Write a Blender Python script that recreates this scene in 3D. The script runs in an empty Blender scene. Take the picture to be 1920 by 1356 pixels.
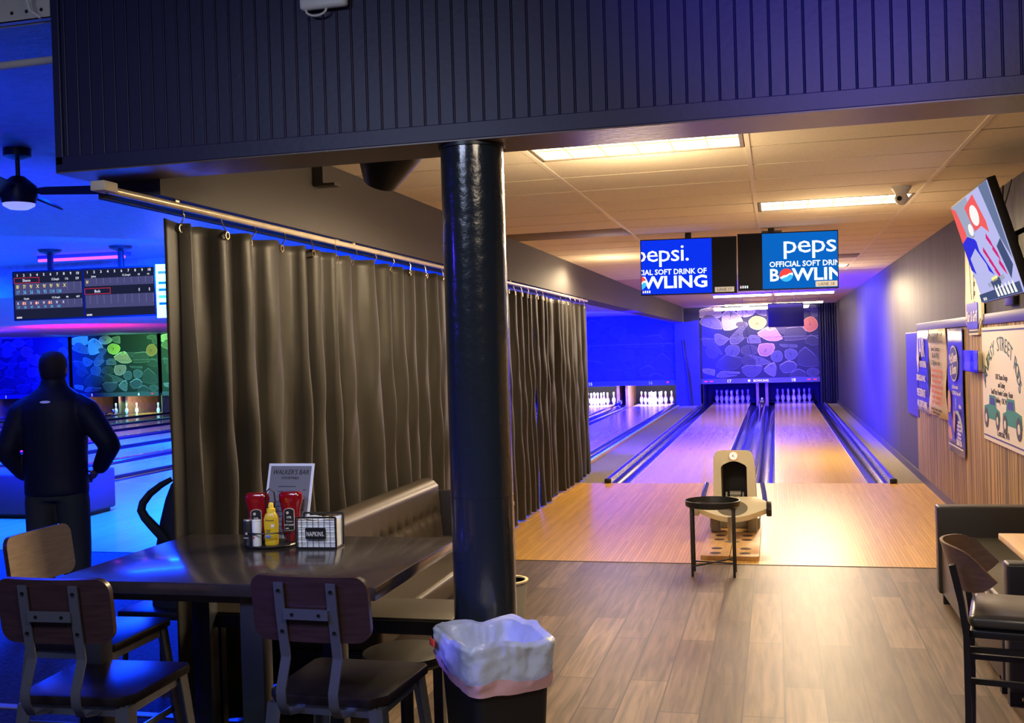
import bpy, bmesh, math, random
from mathutils import Vector, Matrix
random.seed(7)
PI = math.pi
S = bpy.context.scene
COL = S.collection

# ------------------------------------------------------------ camera
def make_camera():
    yaw, pitch, roll, H, f = .2451, .0085, -.0298, 1.6868, 1973.47
    F = Vector((-math.sin(yaw)*math.cos(pitch), math.cos(yaw)*math.cos(pitch), -math.sin(pitch)))
    R = Vector((math.cos(yaw), math.sin(yaw), 0)); U = R.cross(F)
    c, s = math.cos(roll), math.sin(roll)
    R2 = R*c+U*s; U2 = U*c-R*s
    cam = bpy.data.cameras.new('camera'); o = bpy.data.objects.new('camera', cam); COL.objects.link(o)
    cam.sensor_width = 36; cam.lens = f/1920*36; cam.clip_start = .05; cam.clip_end = 200
    m = Matrix((R2, U2, -F)).transposed().to_4x4(); m.translation = (0, 0, H)
    o.matrix_world = m
    S.camera = o
make_camera()

# ------------------------------------------------------------ exposure, world, lights
S.view_settings.view_transform = 'Standard'; S.view_settings.look = 'None'
S.view_settings.gamma = 1; S.view_settings.use_curve_mapping = False
S.view_settings.exposure = 0.28
S.cycles.use_denoising = True
S.cycles.max_bounces = 8; S.cycles.sample_clamp_indirect = 6
W = bpy.data.worlds.new('world'); S.world = W; W.use_nodes = True
W.node_tree.nodes['Background'].inputs[0].default_value = (.09, .10, .16, 1)
W.node_tree.nodes['Background'].inputs[1].default_value = .16
WARM = (1, .70, .38)
BLUE = (.0004, .0015, 1)
def lamp(name, kind, loc, target, energy, color, size=.5, size_y=None, angle=60, blend=.6, spec=1):
    l = bpy.data.lights.new(name, kind); l.energy = energy; l.color = color; l.specular_factor = spec
    if kind == 'AREA':
        l.size = size
        if size_y: l.shape = 'RECTANGLE'; l.size_y = size_y
    elif kind == 'SPOT':
        l.spot_size = math.radians(angle); l.spot_blend = blend; l.shadow_soft_size = size
    else: l.shadow_soft_size = size
    o = bpy.data.objects.new(name, l); COL.objects.link(o); o.location = loc
    d = Vector(target)-Vector(loc); o.rotation_euler = d.to_track_quat('-Z', 'Y').to_euler()
    return o
# room light behind the camera
lamp('dining_ceiling_lamp', 'AREA', (.6, .9, 3.15), (.6, 1.4, 0), 48, (1, .82, .62), 1.2, .6)
lamp('dining_ceiling_lamp', 'AREA', (-2.2, .6, 3.15), (-2.2, 1.4, 0), 44, (.62, .70, 1), 1.2, .6)
# spots for the ceiling panels and strips; one added row has no fixture
for x, y, e in ((-.73, 5.87, 135), (.49, 8.92, 52), (.49, 16.2, 300), (-1.9, 12.9, 60), (-.39, 24.2, 105), (-.39, 27.0, 30)):
    for dx in (-.36, 0, .36): lamp('fluorescent_lamp', 'SPOT', (x+dx, y, 2.69), (x+dx, y, 0), e/3*1.9, (1, .76, .46), .12, angle=176, blend=.25, spec=.03)
    lamp('ceiling_fill', 'POINT', (x, y, 2.52), (x, y, 0), min(e, 130)*.34, (1, .74, .42), .3, spec=0)  # unseen point fill added in mid-air to brighten the ceiling
lamp('fluorescent_lamp', 'AREA', (-.39, 29.75, 2.77), (-.39, 30.75, 2.40), 80, (1, .82, .52), 2.4, .1)
# blue lights of the left hall
for x, y, e in ((-5.5, 6.2, 60), (-6.8, 10, 2600), (-12, 11.0, 2400), (-19, 11.0, 1600)):
    lamp('blue_hall_lamp', 'AREA', (x, y, 2.98), (x-.5, y+.5, 0), e, (.0006, .035, 1), 1.3, .4)
for x, y, e in ((-5.3, 20, 300), (-12, 20, 2600), (-18.5, 21, 2600), (-9.8, 15.6, 1500)):
    lamp('blue_lane_lamp', 'AREA', (x, y, 2.60), (x, y, 0), e, (.0006, .035, 1), 1.3, .4)
for x, y, e in ((-6, 6.5, 34), (-10, 9, 46), (-4.6, 4.2, 14)):
    lamp('blue_uplight', 'SPOT', (x, y, 1.5), (x-.6, y+.5, 3.1), e*5, (.02, .03, 1), .3, angle=150)
# washes on the pin masks
lamp('mask_wash_blue', 'SPOT', (-25.3, 26.2, 2.2), (-25.7, 30.75, 1.7), 9000, BLUE, .2, angle=85)
lamp('mask_wash_blue', 'SPOT', (-21.5, 27.5, 2.4), (-23.4, 32.4, 1.6), 2200, (.006, .16, 1), .2, angle=42)
lamp('mask_wash_green', 'SPOT', (-19.6, 26.8, 2.1), (-20.2, 30.75, 1.6), 1500, (.20, 1, .30), .2, angle=50)
lamp('mask_wash_blue', 'SPOT', (-4.8, 25.2, 2.1), (-4.7, 30.75, 1.6), 60000, BLUE, .2, angle=66)
lamp('mask_wash_blue', 'SPOT', (-2.35, 29.3, 1.3), (-2.0, 30.75, 1.45), 450, (.01, .004, 1), .15, angle=60, blend=1)
lamp('mask_wash_blue', 'SPOT', (-.4, 26.0, .9), (-.4, 30.75, .95), 4200, (.012, .003, 1), .3, angle=70, blend=1)
lamp('side_wall_wash_blue', 'SPOT', (-3.1, 20.0, 1.9), (1.68, 20.6, 1.25), 12000, (.012, .002, 1), .5, angle=100, blend=1, spec=.15)
lamp('side_wall_wash_blue', 'SPOT', (-2.3, 15.6, 2.0), (1.68, 16.4, 1.15), 900, (.012, .002, 1), .4, angle=38, blend=1, spec=.15)
lamp('lane_wash_blue', 'SPOT', (-2.2, 16.0, 2.3), (-1.5, 18.5, 0), 1500, (.08, .02, 1), .2, angle=75, blend=.8)
lamp('violet_wash', 'SPOT', (-19.5, 22.5, 1.2), (-20.5, 22.5, 2.75), 1600, (.10, .01, 1), .3, angle=140, blend=1)
lamp('red_wash', 'SPOT', (-16.4, 21.5, 1.3), (-16.6, 22.6, 2.75), 1500, (1, .0, .10), .3, angle=110, blend=1)
lamp('beam_wash_blue', 'SPOT', (.9, .6, 2.4), (.18, 3.7, 3.02), 420, (.035, .008, 1), .2, angle=30, blend=1)
lamp('floor_wash_blue', 'SPOT', (-2.2, 12.6, 2.3), (-1.1, 10.2, 0), 55, (.12, .04, 1), .2, angle=60, blend=1)
lamp('bin_wash_blue', 'SPOT', (-3.4, 1.2, 2.9), (-.95, 3.5, .8), 260, (.12, .10, 1), .15, angle=26, blend=1)
lamp('table_fill', 'SPOT', (-1.2, 1.7, 3.1), (-1.9, 3.95, .98), 110, (.85, .90, 1), .12, angle=22, blend=.9)  # added spot to brighten the table items, no fixture hangs there
lamp('dining_wash_blue', 'SPOT', (-6.5, 1.6, 2.6), (-2.6, 3.4, .6), 130, (.06, .02, 1), .15, angle=55, blend=1)

# ------------------------------------------------------------ materials
MATS = {}
def nt(name):
    m = bpy.data.materials.new(name); m.use_nodes = True
    t = m.node_tree; b = t.nodes['Principled BSDF']
    return m, t, b
def N(t, kind, **kw):
    n = t.nodes.new(kind)
    for k, v in kw.items():
        if k in n.inputs: n.inputs[k].default_value = v
        else: setattr(n, k, v)
    return n
def mat(name, col, rough=.5, metal=0, emit=None, es=1, noise=0, nscale=20, bump=0, bscale=60, spec=.5, trans=0, coat=0, alpha=1, vec=None):
    if name in MATS: return MATS[name]
    m, t, b = nt(name)
    c = tuple(col)+(1,)
    b.inputs['Base Color'].default_value = c; b.inputs['Roughness'].default_value = rough
    b.inputs['Metallic'].default_value = metal; b.inputs['Specular IOR Level'].default_value = spec
    b.inputs['Transmission Weight'].default_value = trans; b.inputs['Coat Weight'].default_value = coat
    b.inputs['Coat Roughness'].default_value = .08
    b.inputs['Alpha'].default_value = alpha
    if emit: b.inputs['Emission Color'].default_value = tuple(emit)+(1,); b.inputs['Emission Strength'].default_value = es
    co = N(t, 'ShaderNodeTexCoord')
    src = co.outputs['Object']
    if vec:
        mp = N(t, 'ShaderNodeMapping'); mp.inputs['Scale'].default_value = vec; t.links.new(src, mp.inputs[0]); src = mp.outputs[0]
    if noise:
        n = N(t, 'ShaderNodeTexNoise', Scale=nscale, Detail=5.0); t.links.new(src, n.inputs['Vector'])
        r = N(t, 'ShaderNodeValToRGB'); r.color_ramp.elements[0].position = .3; r.color_ramp.elements[1].position = .7
        r.color_ramp.elements[0].color = tuple(x*(1-noise) for x in col)+(1,); r.color_ramp.elements[1].color = tuple(min(1, x*(1+noise)) for x in col)+(1,)
        t.links.new(n.outputs['Fac'], r.inputs[0]); t.links.new(r.outputs[0], b.inputs['Base Color'])
    if bump:
        n = N(t, 'ShaderNodeTexNoise', Scale=bscale, Detail=4.0); t.links.new(src, n.inputs['Vector'])
        bp = N(t, 'ShaderNodeBump', Strength=bump, Distance=.01); t.links.new(n.outputs['Fac'], bp.inputs['Height']); t.links.new(bp.outputs[0], b.inputs['Normal'])
    MATS[name] = m
    return m
def emis(name, col, s=1.0):
    return mat(name, (0, 0, 0), .6, emit=col, es=s, spec=0)
def wood_strips(name, width, length, c1, c2, rough, along='Y', gap=(.25, .12, .03), gw=.03, coat=0, grain=.25, spec=.5):
    if name in MATS: return MATS[name]
    m, t, b = nt(name)
    co = N(t, 'ShaderNodeTexCoord'); mp = N(t, 'ShaderNodeMapping')
    mp.inputs['Rotation'].default_value = (0, 0, PI/2) if along == 'Y' else (0, 0, 0)
    t.links.new(co.outputs['Object'], mp.inputs[0])
    br = N(t, 'ShaderNodeTexBrick'); br.offset = .37; br.squash = 1
    br.inputs['Scale'].default_value = 1; br.inputs['Brick Width'].default_value = length; br.inputs['Row Height'].default_value = width
    br.inputs['Mortar Size'].default_value = gw*width; br.inputs['Mortar Smooth'].default_value = .1
    br.inputs['Color1'].default_value = (0, 0, 0, 1); br.inputs['Color2'].default_value = (1, 1, 1, 1); br.inputs['Mortar'].default_value = (.5, .5, .5, 1)
    t.links.new(mp.outputs[0], br.inputs['Vector'])
    r = N(t, 'ShaderNodeMixRGB'); r.inputs[1].default_value = tuple(c1)+(1,); r.inputs[2].default_value = tuple(c2)+(1,)
    t.links.new(br.outputs['Color'], r.inputs[0])
    mp2 = N(t, 'ShaderNodeMapping'); mp2.inputs['Scale'].default_value = (1, 14, 1); t.links.new(mp.outputs[0], mp2.inputs[0])
    no = N(t, 'ShaderNodeTexNoise', Scale=2.2, Detail=8.0, Distortion=.6); t.links.new(mp2.outputs[0], no.inputs['Vector'])
    g = N(t, 'ShaderNodeValToRGB'); g.color_ramp.elements[0].position = .3; g.color_ramp.elements[1].position = .72
    g.color_ramp.elements[0].color = (1-grain,)*3+(1,); g.color_ramp.elements[1].color = (1+grain*.6,)*3+(1,)
    t.links.new(no.outputs['Fac'], g.inputs[0])
    mu = N(t, 'ShaderNodeMixRGB', blend_type='MULTIPLY'); mu.inputs[0].default_value = 1
    t.links.new(r.outputs[0], mu.inputs[1]); t.links.new(g.outputs[0], mu.inputs[2])
    mg = N(t, 'ShaderNodeMixRGB'); mg.inputs[2].default_value = tuple(gap)+(1,)
    t.links.new(br.outputs['Fac'], mg.inputs[0]); t.links.new(mu.outputs[0], mg.inputs[1])
    t.links.new(mg.outputs[0], b.inputs['Base Color'])
    b.inputs['Roughness'].default_value = rough; b.inputs['Coat Weight'].default_value = coat; b.inputs['Coat Roughness'].default_value = .12; b.inputs['Specular IOR Level'].default_value = spec
    MATS[name] = m; return m
def vertical_grain(name, c1, c2, scale, rough=.5, lo=.36, hi=.62):
    m, t, b = nt(name)
    co = N(t, 'ShaderNodeTexCoord'); mp = N(t, 'ShaderNodeMapping')
    mp.inputs['Scale'].default_value = (scale, scale, scale*.012); t.links.new(co.outputs['Object'], mp.inputs[0])
    no = N(t, 'ShaderNodeTexNoise', Scale=1.0, Detail=6.0, Roughness=.7); t.links.new(mp.outputs[0], no.inputs['Vector'])
    r = N(t, 'ShaderNodeValToRGB'); r.color_ramp.elements[0].position = lo; r.color_ramp.elements[1].position = hi
    r.color_ramp.elements[0].color = tuple(c1)+(1,); r.color_ramp.elements[1].color = tuple(c2)+(1,)
    t.links.new(no.outputs['Fac'], r.inputs[0]); t.links.new(r.outputs[0], b.inputs['Base Color'])
    b.inputs['Roughness'].default_value = rough
    MATS[name] = m; return m
def log_material():
    m, t, b = nt('log_print')
    at = N(t, 'ShaderNodeVertexColor', layer_name='Col'); uv = N(t, 'ShaderNodeUVMap', uv_map='UVMap')
    le = N(t, 'ShaderNodeVectorMath', operation='LENGTH'); t.links.new(uv.outputs[0], le.inputs[0])
    no = N(t, 'ShaderNodeTexNoise', Scale=2.5, Detail=4.0); t.links.new(uv.outputs[0], no.inputs['Vector'])
    ad = N(t, 'ShaderNodeMath', operation='MULTIPLY_ADD'); ad.inputs[1].default_value = .35; t.links.new(no.outputs['Fac'], ad.inputs[0]); t.links.new(le.outputs['Value'], ad.inputs[2])
    si = N(t, 'ShaderNodeMath', operation='SINE'); mm = N(t, 'ShaderNodeMath', operation='MULTIPLY'); mm.inputs[1].default_value = 42
    t.links.new(ad.outputs[0], mm.inputs[0]); t.links.new(mm.outputs[0], si.inputs[0])
    r = N(t, 'ShaderNodeMapRange'); r.inputs['From Min'].default_value = -1; r.inputs['To Min'].default_value = .82; r.inputs['To Max'].default_value = 1.08
    t.links.new(si.outputs[0], r.inputs['Value'])
    mu = N(t, 'ShaderNodeMixRGB', blend_type='MULTIPLY'); mu.inputs[0].default_value = 1
    t.links.new(at.outputs['Color'], mu.inputs[1]); t.links.new(r.outputs[0], mu.inputs[2]); t.links.new(mu.outputs[0], b.inputs['Base Color'])
    b.inputs['Roughness'].default_value = .6
    MATS['log'] = m; return m
LOG = log_material()
def acoustic(name, col):
    return mat(name, col, .9, noise=.06, nscale=60, bump=.25, bscale=140)

M_black = mat('black_plastic', (.010, .010, .013), .4, spec=.3)
M_blackmetal = mat('black_powder_metal', (.010, .010, .012), .38, bump=.05, bscale=200)
M_dark = mat('dark_panel', (.012, .012, .018), .6)
M_white = mat('white_plastic', (.75, .75, .74), .4)
M_steel = mat('brushed_steel', (.45, .46, .48), .3, 1)
M_chrome = mat('chrome', (.7, .7, .72), .12, 1)
M_screenblack = mat('screen_black', (.004, .004, .008), .35, spec=.08)
M_white_e = emis('screen_white', (.85, .95, 1), 1.1)
M_pin = mat('pin_white', (.82, .82, .80), .25, coat=.5)
M_red = mat('pin_red', (.6, .02, .02), .3)

# ------------------------------------------------------------ mesh builder
class MB:
    def __init__(s): s.bm = bmesh.new(); s.mats = []; s.cols = None
    def mi(s, m):
        if m not in s.mats: s.mats.append(m)
        return s.mats.index(m)
    def merge(s, t, m=None, mtx=None):
        if mtx is not None: t.transform(mtx)
        idx = s.mi(m) if m else 0
        vm = {v: s.bm.verts.new(v.co) for v in t.verts}
        for f in t.faces:
            try: nf = s.bm.faces.new([vm[v] for v in f.verts])
            except ValueError: continue
            nf.material_index = idx; nf.smooth = f.smooth
        t.free(); return s
    def box(s, a, b, m=None, bev=0, mtx=None, seg=2):
        t = bmesh.new(); bmesh.ops.create_cube(t, size=1)
        a, b = Vector(a), Vector(b); c = (a+b)/2; d = b-a
        for v in t.verts: v.co = Vector((v.co.x*abs(d.x), v.co.y*abs(d.y), v.co.z*abs(d.z)))+c
        if bev: bmesh.ops.bevel(t, geom=t.edges[:], offset=bev, segments=seg, profile=.5, affect='EDGES', clamp_overlap=True)
        return s.merge(t, m, mtx)
    def cyl(s, p, q, r, m=None, n=20, r2=None, bev=0):
        p, q = Vector(p), Vector(q); d = q-p
        t = bmesh.new(); bmesh.ops.create_cone(t, cap_ends=True, segments=n, radius1=r, radius2=r if r2 is None else r2, depth=d.length)
        if bev:
            es = [e for e in t.edges if len(e.link_faces) == 2 and any(len(f.verts) > 4 for f in e.link_faces)]
            bmesh.ops.bevel(t, geom=es, offset=bev, segments=2, profile=.5, affect='EDGES', clamp_overlap=True)
        M = Matrix.Translation((p+q)/2) @ d.to_track_quat('Z', 'Y').to_matrix().to_4x4()
        return s.merge(t, m, M)
    def lathe(s, prof, m=None, n=24, loc=(0, 0, 0), mfn=None, sx=1, sy=1):
        idx = s.mi(m) if m else 0
        loc = Vector(loc); rings = []
        for r, z in prof:
            if r < 1e-6: rings.append([s.bm.verts.new(loc+Vector((0, 0, z)))])
            else: rings.append([s.bm.verts.new(loc+Vector((r*sx*math.cos(2*PI*i/n), r*sy*math.sin(2*PI*i/n), z))) for i in range(n)])
        for k in range(len(rings)-1):
            A, B = rings[k], rings[k+1]
            mk = s.mi(mfn(k)) if mfn else idx
            for i in range(n):
                j = (i+1) % n
                if len(A) == 1 and len(B) == 1: continue
                if len(A) == 1: f = s.bm.faces.new([A[0], B[j], B[i]][::-1])
                elif len(B) == 1: f = s.bm.faces.new([A[i], A[j], B[0]])
                else: f = s.bm.faces.new([A[i], A[j], B[j], B[i]])
                f.material_index = mk
        for R, flip in ((rings[0], True), (rings[-1], False)):
            if len(R) > 1:
                f = s.bm.faces.new(R[::-1] if flip else R); f.material_index = s.mi(mfn(0 if flip else len(rings)-2)) if mfn else idx
        return s
    def loft(s, rings, m=None, closed=True, cap=True):
        """rings: list of lists of points, equal counts"""
        idx = s.mi(m) if m else 0
        R = [[s.bm.verts.new(Vector(p)) for p in r] for r in rings]; n = len(R[0])
        for k in range(len(R)-1):
            for i in range(n if closed else n-1):
                j = (i+1) % n
                f = s.bm.faces.new([R[k][i], R[k][j], R[k+1][j], R[k+1][i]]); f.material_index = idx
        if cap and closed:
            f = s.bm.faces.new(R[0][::-1]); f.material_index = idx
            f = s.bm.faces.new(R[-1]); f.material_index = idx
        return s
    def tube(s, pts, r, m=None, n=10, closed=False, flat=None, up=None):
        pts = [Vector(p) for p in pts]; rings = []; pa = None
        nn = len(pts)
        for i, p in enumerate(pts):
            if closed: d = pts[(i+1) % nn]-pts[i-1]
            else: d = pts[min(i+1, nn-1)]-pts[max(i-1, 0)]
            d.normalize()
            u = Vector(up) if up else (Vector((0, 0, 1)) if abs(d.z) < .9 else Vector((1, 0, 0)))
            a = d.cross(u).normalized()
            if pa is not None and not flat: a = (pa-d*pa.dot(d)).normalized()
            pa = a; b = a.cross(d).normalized()
            rr = r[i] if isinstance(r, (list, tuple)) else r
            if flat: rings.append([p+a*flat[0]/2*x+b*flat[1]/2*y for x, y in ((-1, -1), (1, -1), (1, 1), (-1, 1))])
            else: rings.append([p+a*rr*math.cos(2*PI*k/n)+b*rr*math.sin(2*PI*k/n) for k in range(n)])
        if closed: rings.append(rings[0]); s.loft(rings, m, cap=False)
        else: s.loft(rings, m)
        return s
    def prism(s, poly, y0, y1, m=None, plane='XZ'):
        def P(a, b, c): return Vector((a, c, b)) if plane == 'XZ' else (Vector((a, b, c)) if plane == 'XY' else Vector((c, a, b)))
        idx = s.mi(m) if m else 0
        A = [s.bm.verts.new(P(a, b, y0)) for a, b in poly]; B = [s.bm.verts.new(P(a, b, y1)) for a, b in poly]
        n = len(A)
        fs = [s.bm.faces.new(A), s.bm.faces.new(B[::-1])]+[s.bm.faces.new([A[i], B[i], B[(i+1) % n], A[(i+1) % n]]) for i in range(n)]
        for f in fs: f.material_index = idx
        return s
    def text(s, txt, size, x, z, m, y=-.001, align='LEFT', bold=0, sx=1, clip=None, rot=0, shear=0, ext=.0006, spacing=1):
        cu = bpy.data.curves.new('t', 'FONT'); cu.body = txt; cu.size = size; cu.align_x = align; cu.offset = bold*size; cu.shear = shear
        cu.extrude = ext; cu.resolution_u = 2; cu.space_character = spacing
        ob = bpy.data.objects.new('t', cu); COL.objects.link(ob)
        me = bpy.data.meshes.new_from_object(ob.evaluated_get(bpy.context.evaluated_depsgraph_get()))
        t = bmesh.new(); t.from_mesh(me)
        bpy.data.objects.remove(ob); bpy.data.curves.remove(cu); bpy.data.meshes.remove(me)
        t.transform(Matrix.Translation((x, z, 0)) @ Matrix.Rotation(rot, 4, 'Z') @ Matrix.Diagonal((sx, 1, 1, 1)))
        if clip:
            x0, x1 = clip
            for co, no in (((x0, 0, 0), (-1, 0, 0)), ((x1, 0, 0), (1, 0, 0))):
                bmesh.ops.bisect_plane(t, geom=t.verts[:]+t.edges[:]+t.faces[:], plane_co=co, plane_no=no, clear_outer=True)
        return s.merge(t, m, Matrix.Translation((0, y, 0)) @ Matrix.Rotation(PI/2, 4, 'X'))
    def build(s, name, m=None, parent=None, loc=None, rot=None, smooth=True, angle=35, fixn=True):
        me = bpy.data.meshes.new(name)
        if fixn and len(s.bm.faces) < 60000: bmesh.ops.recalc_face_normals(s.bm, faces=s.bm.faces[:])
        s.bm.to_mesh(me); s.bm.free()
        if s.mats:
            for k in s.mats: me.materials.append(k)
        if m and not s.mats: me.materials.append(m)
        if smooth and len(me.polygons):
            me.polygons.foreach_set('use_smooth', [True]*len(me.polygons)); me.set_sharp_from_angle(angle=math.radians(angle))
        o = bpy.data.objects.new(name, me); COL.objects.link(o)
        if parent: o.parent = parent
        if loc: o.location = loc
        if rot: o.rotation_euler = rot
        return o
def tag(o, label, cat, group=None):
    o['label'] = label; o['category'] = cat
    if group: o['group'] = group
    return o
def thing(name, label, cat, loc=(0, 0, 0), rot=(0, 0, 0), group=None):
    o = bpy.data.objects.new(name, None); o.empty_display_size = .1; COL.objects.link(o)
    o.location = loc; o.rotation_euler = rot if isinstance(rot, (tuple, list)) else (0, 0, rot)
    return tag(o, label, cat, group)
def struct(o): o['kind'] = 'structure'; return o
def kids(o): return [c for c in bpy.data.objects if c.parent == o]
def dup(root, loc, rotz=None, label=None, group=None):
    r = root.copy(); COL.objects.link(r); r.location = loc
    if rotz is not None: r.rotation_euler = (0, 0, rotz)
    if label: r['label'] = label
    if group: r['group'] = group
    for ch in kids(root):
        c = ch.copy(); COL.objects.link(c); c.parent = r
        for g in kids(ch): d = g.copy(); COL.objects.link(d); d.parent = c
    return r
def arc(cx, cz, r, a0, a1, n=12): return [(cx+r*math.cos(math.radians(a0+(a1-a0)*i/n)), cz+r*math.sin(math.radians(a0+(a1-a0)*i/n))) for i in range(n+1)]
def rrect(x0, z0, x1, z1, r, n=5):
    return arc(x1-r, z1-r, r, 0, 90, n)+arc(x0+r, z1-r, r, 90, 180, n)+arc(x0+r, z0+r, r, 180, 270, n)+arc(x1-r, z0+r, r, 270, 360, n)

# ------------------------------------------------------------ geometry constants
CH = 2.82; FOUL = 13.19; APP = 8.28; MASKY = 30.75; WR = 1.68; SX = -2.51; LCH = 3.1
LW = 1.0541; GW = .235
L17 = -1.805; L18 = -.034        # left edges of the two near lanes

# ------------------------------------------------------------ floors
M_vinyl = wood_strips('vinyl_plank', .19, 1.22, (.085, .058, .040), (.185, .130, .090), .44, gap=(.05, .038, .03), gw=.022, grain=.5, spec=.36)
M_appr = wood_strips('approach_maple', .028, 2.3, (.56, .31, .058), (.70, .41, .088), .36, gap=(.36, .18, .03), gw=.07, coat=.06, grain=.14, spec=.22)
M_lane = wood_strips('lane_maple', .027, 3.1, (.72, .44, .10), (.78, .49, .13), .22, gap=(.56, .33, .085), gw=.03, coat=.35, grain=.05)
M_carpet = mat('grey_carpet', (.20, .17, .13), .95, noise=.35, nscale=55, bump=.5, bscale=200)
M_darkcarpet = mat('dark_hall_carpet', (.03, .03, .045), .9, noise=.8, nscale=35, bump=.3)
struct(MB().box((-2.62, 4.45, -.1), (2.4, APP, 0)).box((-1.75, -1, -.1), (2.4, 4.45, 0)).build('floor', M_vinyl, smooth=False))
struct(MB().box((-31, -1, -.1), (-1.75, 4.45, 0)).box((-31, 4.45, -.1), (-2.62, APP, 0)).build('floor', M_darkcarpet, smooth=False))
struct(MB().box((-31, APP, -.1), (WR, FOUL, .0)).build('floor', M_appr, smooth=False))
struct(MB().box((-3.9, 4.42, -.02), (-2.3, 4.47, .006)).build('trim_1', mat('pale_trim', (.4, .36, .36), .5), smooth=False))
struct(MB().box((-31, APP-.012, -.02), (WR, APP, .004)).build('trim_2', mat('edge_trim', (.12, .07, .03), .5), smooth=False))
struct(MB().box((-31, FOUL, -.3), (2.2, 34.5, -.16)).build('floor', M_dark, smooth=False))

# ------------------------------------------------------------ walls and ceilings
M_wall = vertical_grain('brushed_dark_paint', (.026, .024, .023), (.052, .048, .045), 9, .62)
struct(MB().box((WR, 3.9, -.1), (WR+.15, 34, CH+.3)).build('wall_right', M_wall, smooth=False))
struct(MB().box((-31, 34.3, -.3), (2.2, 34.5, 3.2)).build('wall_back', M_dark, smooth=False))
struct(MB().box((-31.2, -1, -.3), (-31, 34.5, 3.3)).build('wall_left', mat('hall_wall', (.12, .12, .2), .8), smooth=False))
M_soffit = mat('soffit_paint', (.062, .055, .055), .7, bump=.25, bscale=90)
struct(MB().box((-2.81, 3.98, 2.40), (SX, MASKY-.3, CH+.05)).build('wall_soffit', M_soffit, smooth=False))
# tiled ceiling: T grid and tiles
M_tile = acoustic('ceiling_tile', (.86, .76, .62))
M_tbar = mat('ceiling_grid', (.88, .78, .68), .6)
M_gap = mat('ceiling_gap', (.20, .14, .09), .8)
gx0, gy0, TW, TL = -.12, 5.57, 1.2192, .6096
tb = MB(); rows = range(-3, 19); cols = range(-2, 3)
skip = {(-1, 0), (0, 5), (0, 17), (-2, 7), (0, 14)}
for i in cols:
    for j in rows:
        if (i, j) in skip: continue
        x0 = gx0+i*TW; y0 = gy0+j*TL
        a, b = max(x0+.010, SX), min(x0+TW-.010, WR)
        if b <= a: continue
        tb.box((a, y0+.014, CH), (b, y0+TL-.014, CH+.02))
struct(tb.build('ceiling', M_tile, smooth=False))
gb = MB()
for i in range(-1, 3): gb.box((gx0+i*TW-.014, 3.95, CH-.004), (gx0+i*TW+.014, gy0+19*TL, CH+.02))
for j in range(-3, 20): gb.box((SX, gy0+j*TL-.006, CH+.004), (WR, gy0+j*TL+.006, CH+.024), M_gap)
gb.mi(M_tbar)
gb2 = MB()
for i in range(-1, 3): gb2.box((gx0+i*TW-.014, 3.95, CH-.004), (gx0+i*TW+.014, gy0+19*TL, CH+.02))
struct(gb2.build('trim_3', M_tbar, smooth=False))
gb = MB()
for j in range(-3, 20): gb.box((SX, gy0+j*TL-.016, CH+.004), (WR, gy0+j*TL+.016, CH+.024))
struct(gb.build('trim_4', M_gap, smooth=False))
struct(MB().box((SX, 3.9, CH+.1), (WR, gy0+19*TL, CH+.2)).build('ceiling', M_dark, smooth=False))
M_drywall = mat('drywall_ceiling', (.62, .44, .36), .85)
struct(MB().box((SX, gy0+19*TL, CH-.002), (WR, MASKY-.035, CH+.1)).build('ceiling', M_drywall, smooth=False))
# left hall ceiling, bulkhead and low ceiling over the lanes
M_hallceil = mat('hall_ceiling', (.34, .34, .42), .5, bump=.6, bscale=26, noise=.12, nscale=14)
struct(MB().box((-31, 3.80, LCH), (-2.81, 12.6, LCH+.1)).build('ceiling', M_hallceil, smooth=False))
struct(MB().box((-31, 12.6, 2.66), (-2.81, 12.7, LCH+.1)).build('wall_bulkhead', M_hallceil, smooth=False))
struct(MB().box((-31, 12.7, 2.66), (-2.81, MASKY-.035, 2.76)).build('ceiling', M_hallceil, smooth=False))
struct(MB().box((-31, -1, 3.55), (3, 3.9, 3.65)).build('ceiling', mat('dining_ceiling', (.35, .35, .36), .8), smooth=False))
struct(MB().box((-31, 3.76, LCH), (-2.81, 3.80, 3.56)).build('wall_step', M_hallceil, smooth=False))
# big beadboard header
M_header = mat('navy_header_paint', (.015, .016, .070), .45, bump=.06, bscale=40)
M_under = mat('header_underside', (.13, .095, .085), .35, bump=.1, bscale=30)
hb = MB(); prof = []
x = -2.78
while x < 2.3:
    prof += [(x, 3.72), (x+.0150, 3.72), (x+.0162, 3.7225), (x+.0174, 3.7175), (x+.020, 3.716), (x+.0226, 3.7175), (x+.0238, 3.7225), (x+.025, 3.72)]
    x += .0565
pts = prof+[(2.3, 3.72), (2.3, 3.98), (-2.78, 3.98)]
hb.prism(pts, 2.53, 3.6, M_header, plane='XY')
struct(hb.build('wall_header', M_header, angle=20))
struct(MB().box((-2.81, 3.705, 2.473), (2.3, 3.735, 2.535), bev=.003).box((-2.81, 3.705, 2.5), (-2.775, 3.99, 3.6), bev=.003).build('trim_5', M_header, smooth=False))
struct(MB().box((-2.81, 3.707, 2.468), (2.3, 3.985, 2.48)).build('trim_6', M_under, smooth=False))
struct(MB().box((WR-.02, 3.99, -.05), (WR, 34, .09)).build('baseboard_right', mat('base_dark', (.07, .06, .055), .5), smooth=False))

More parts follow.
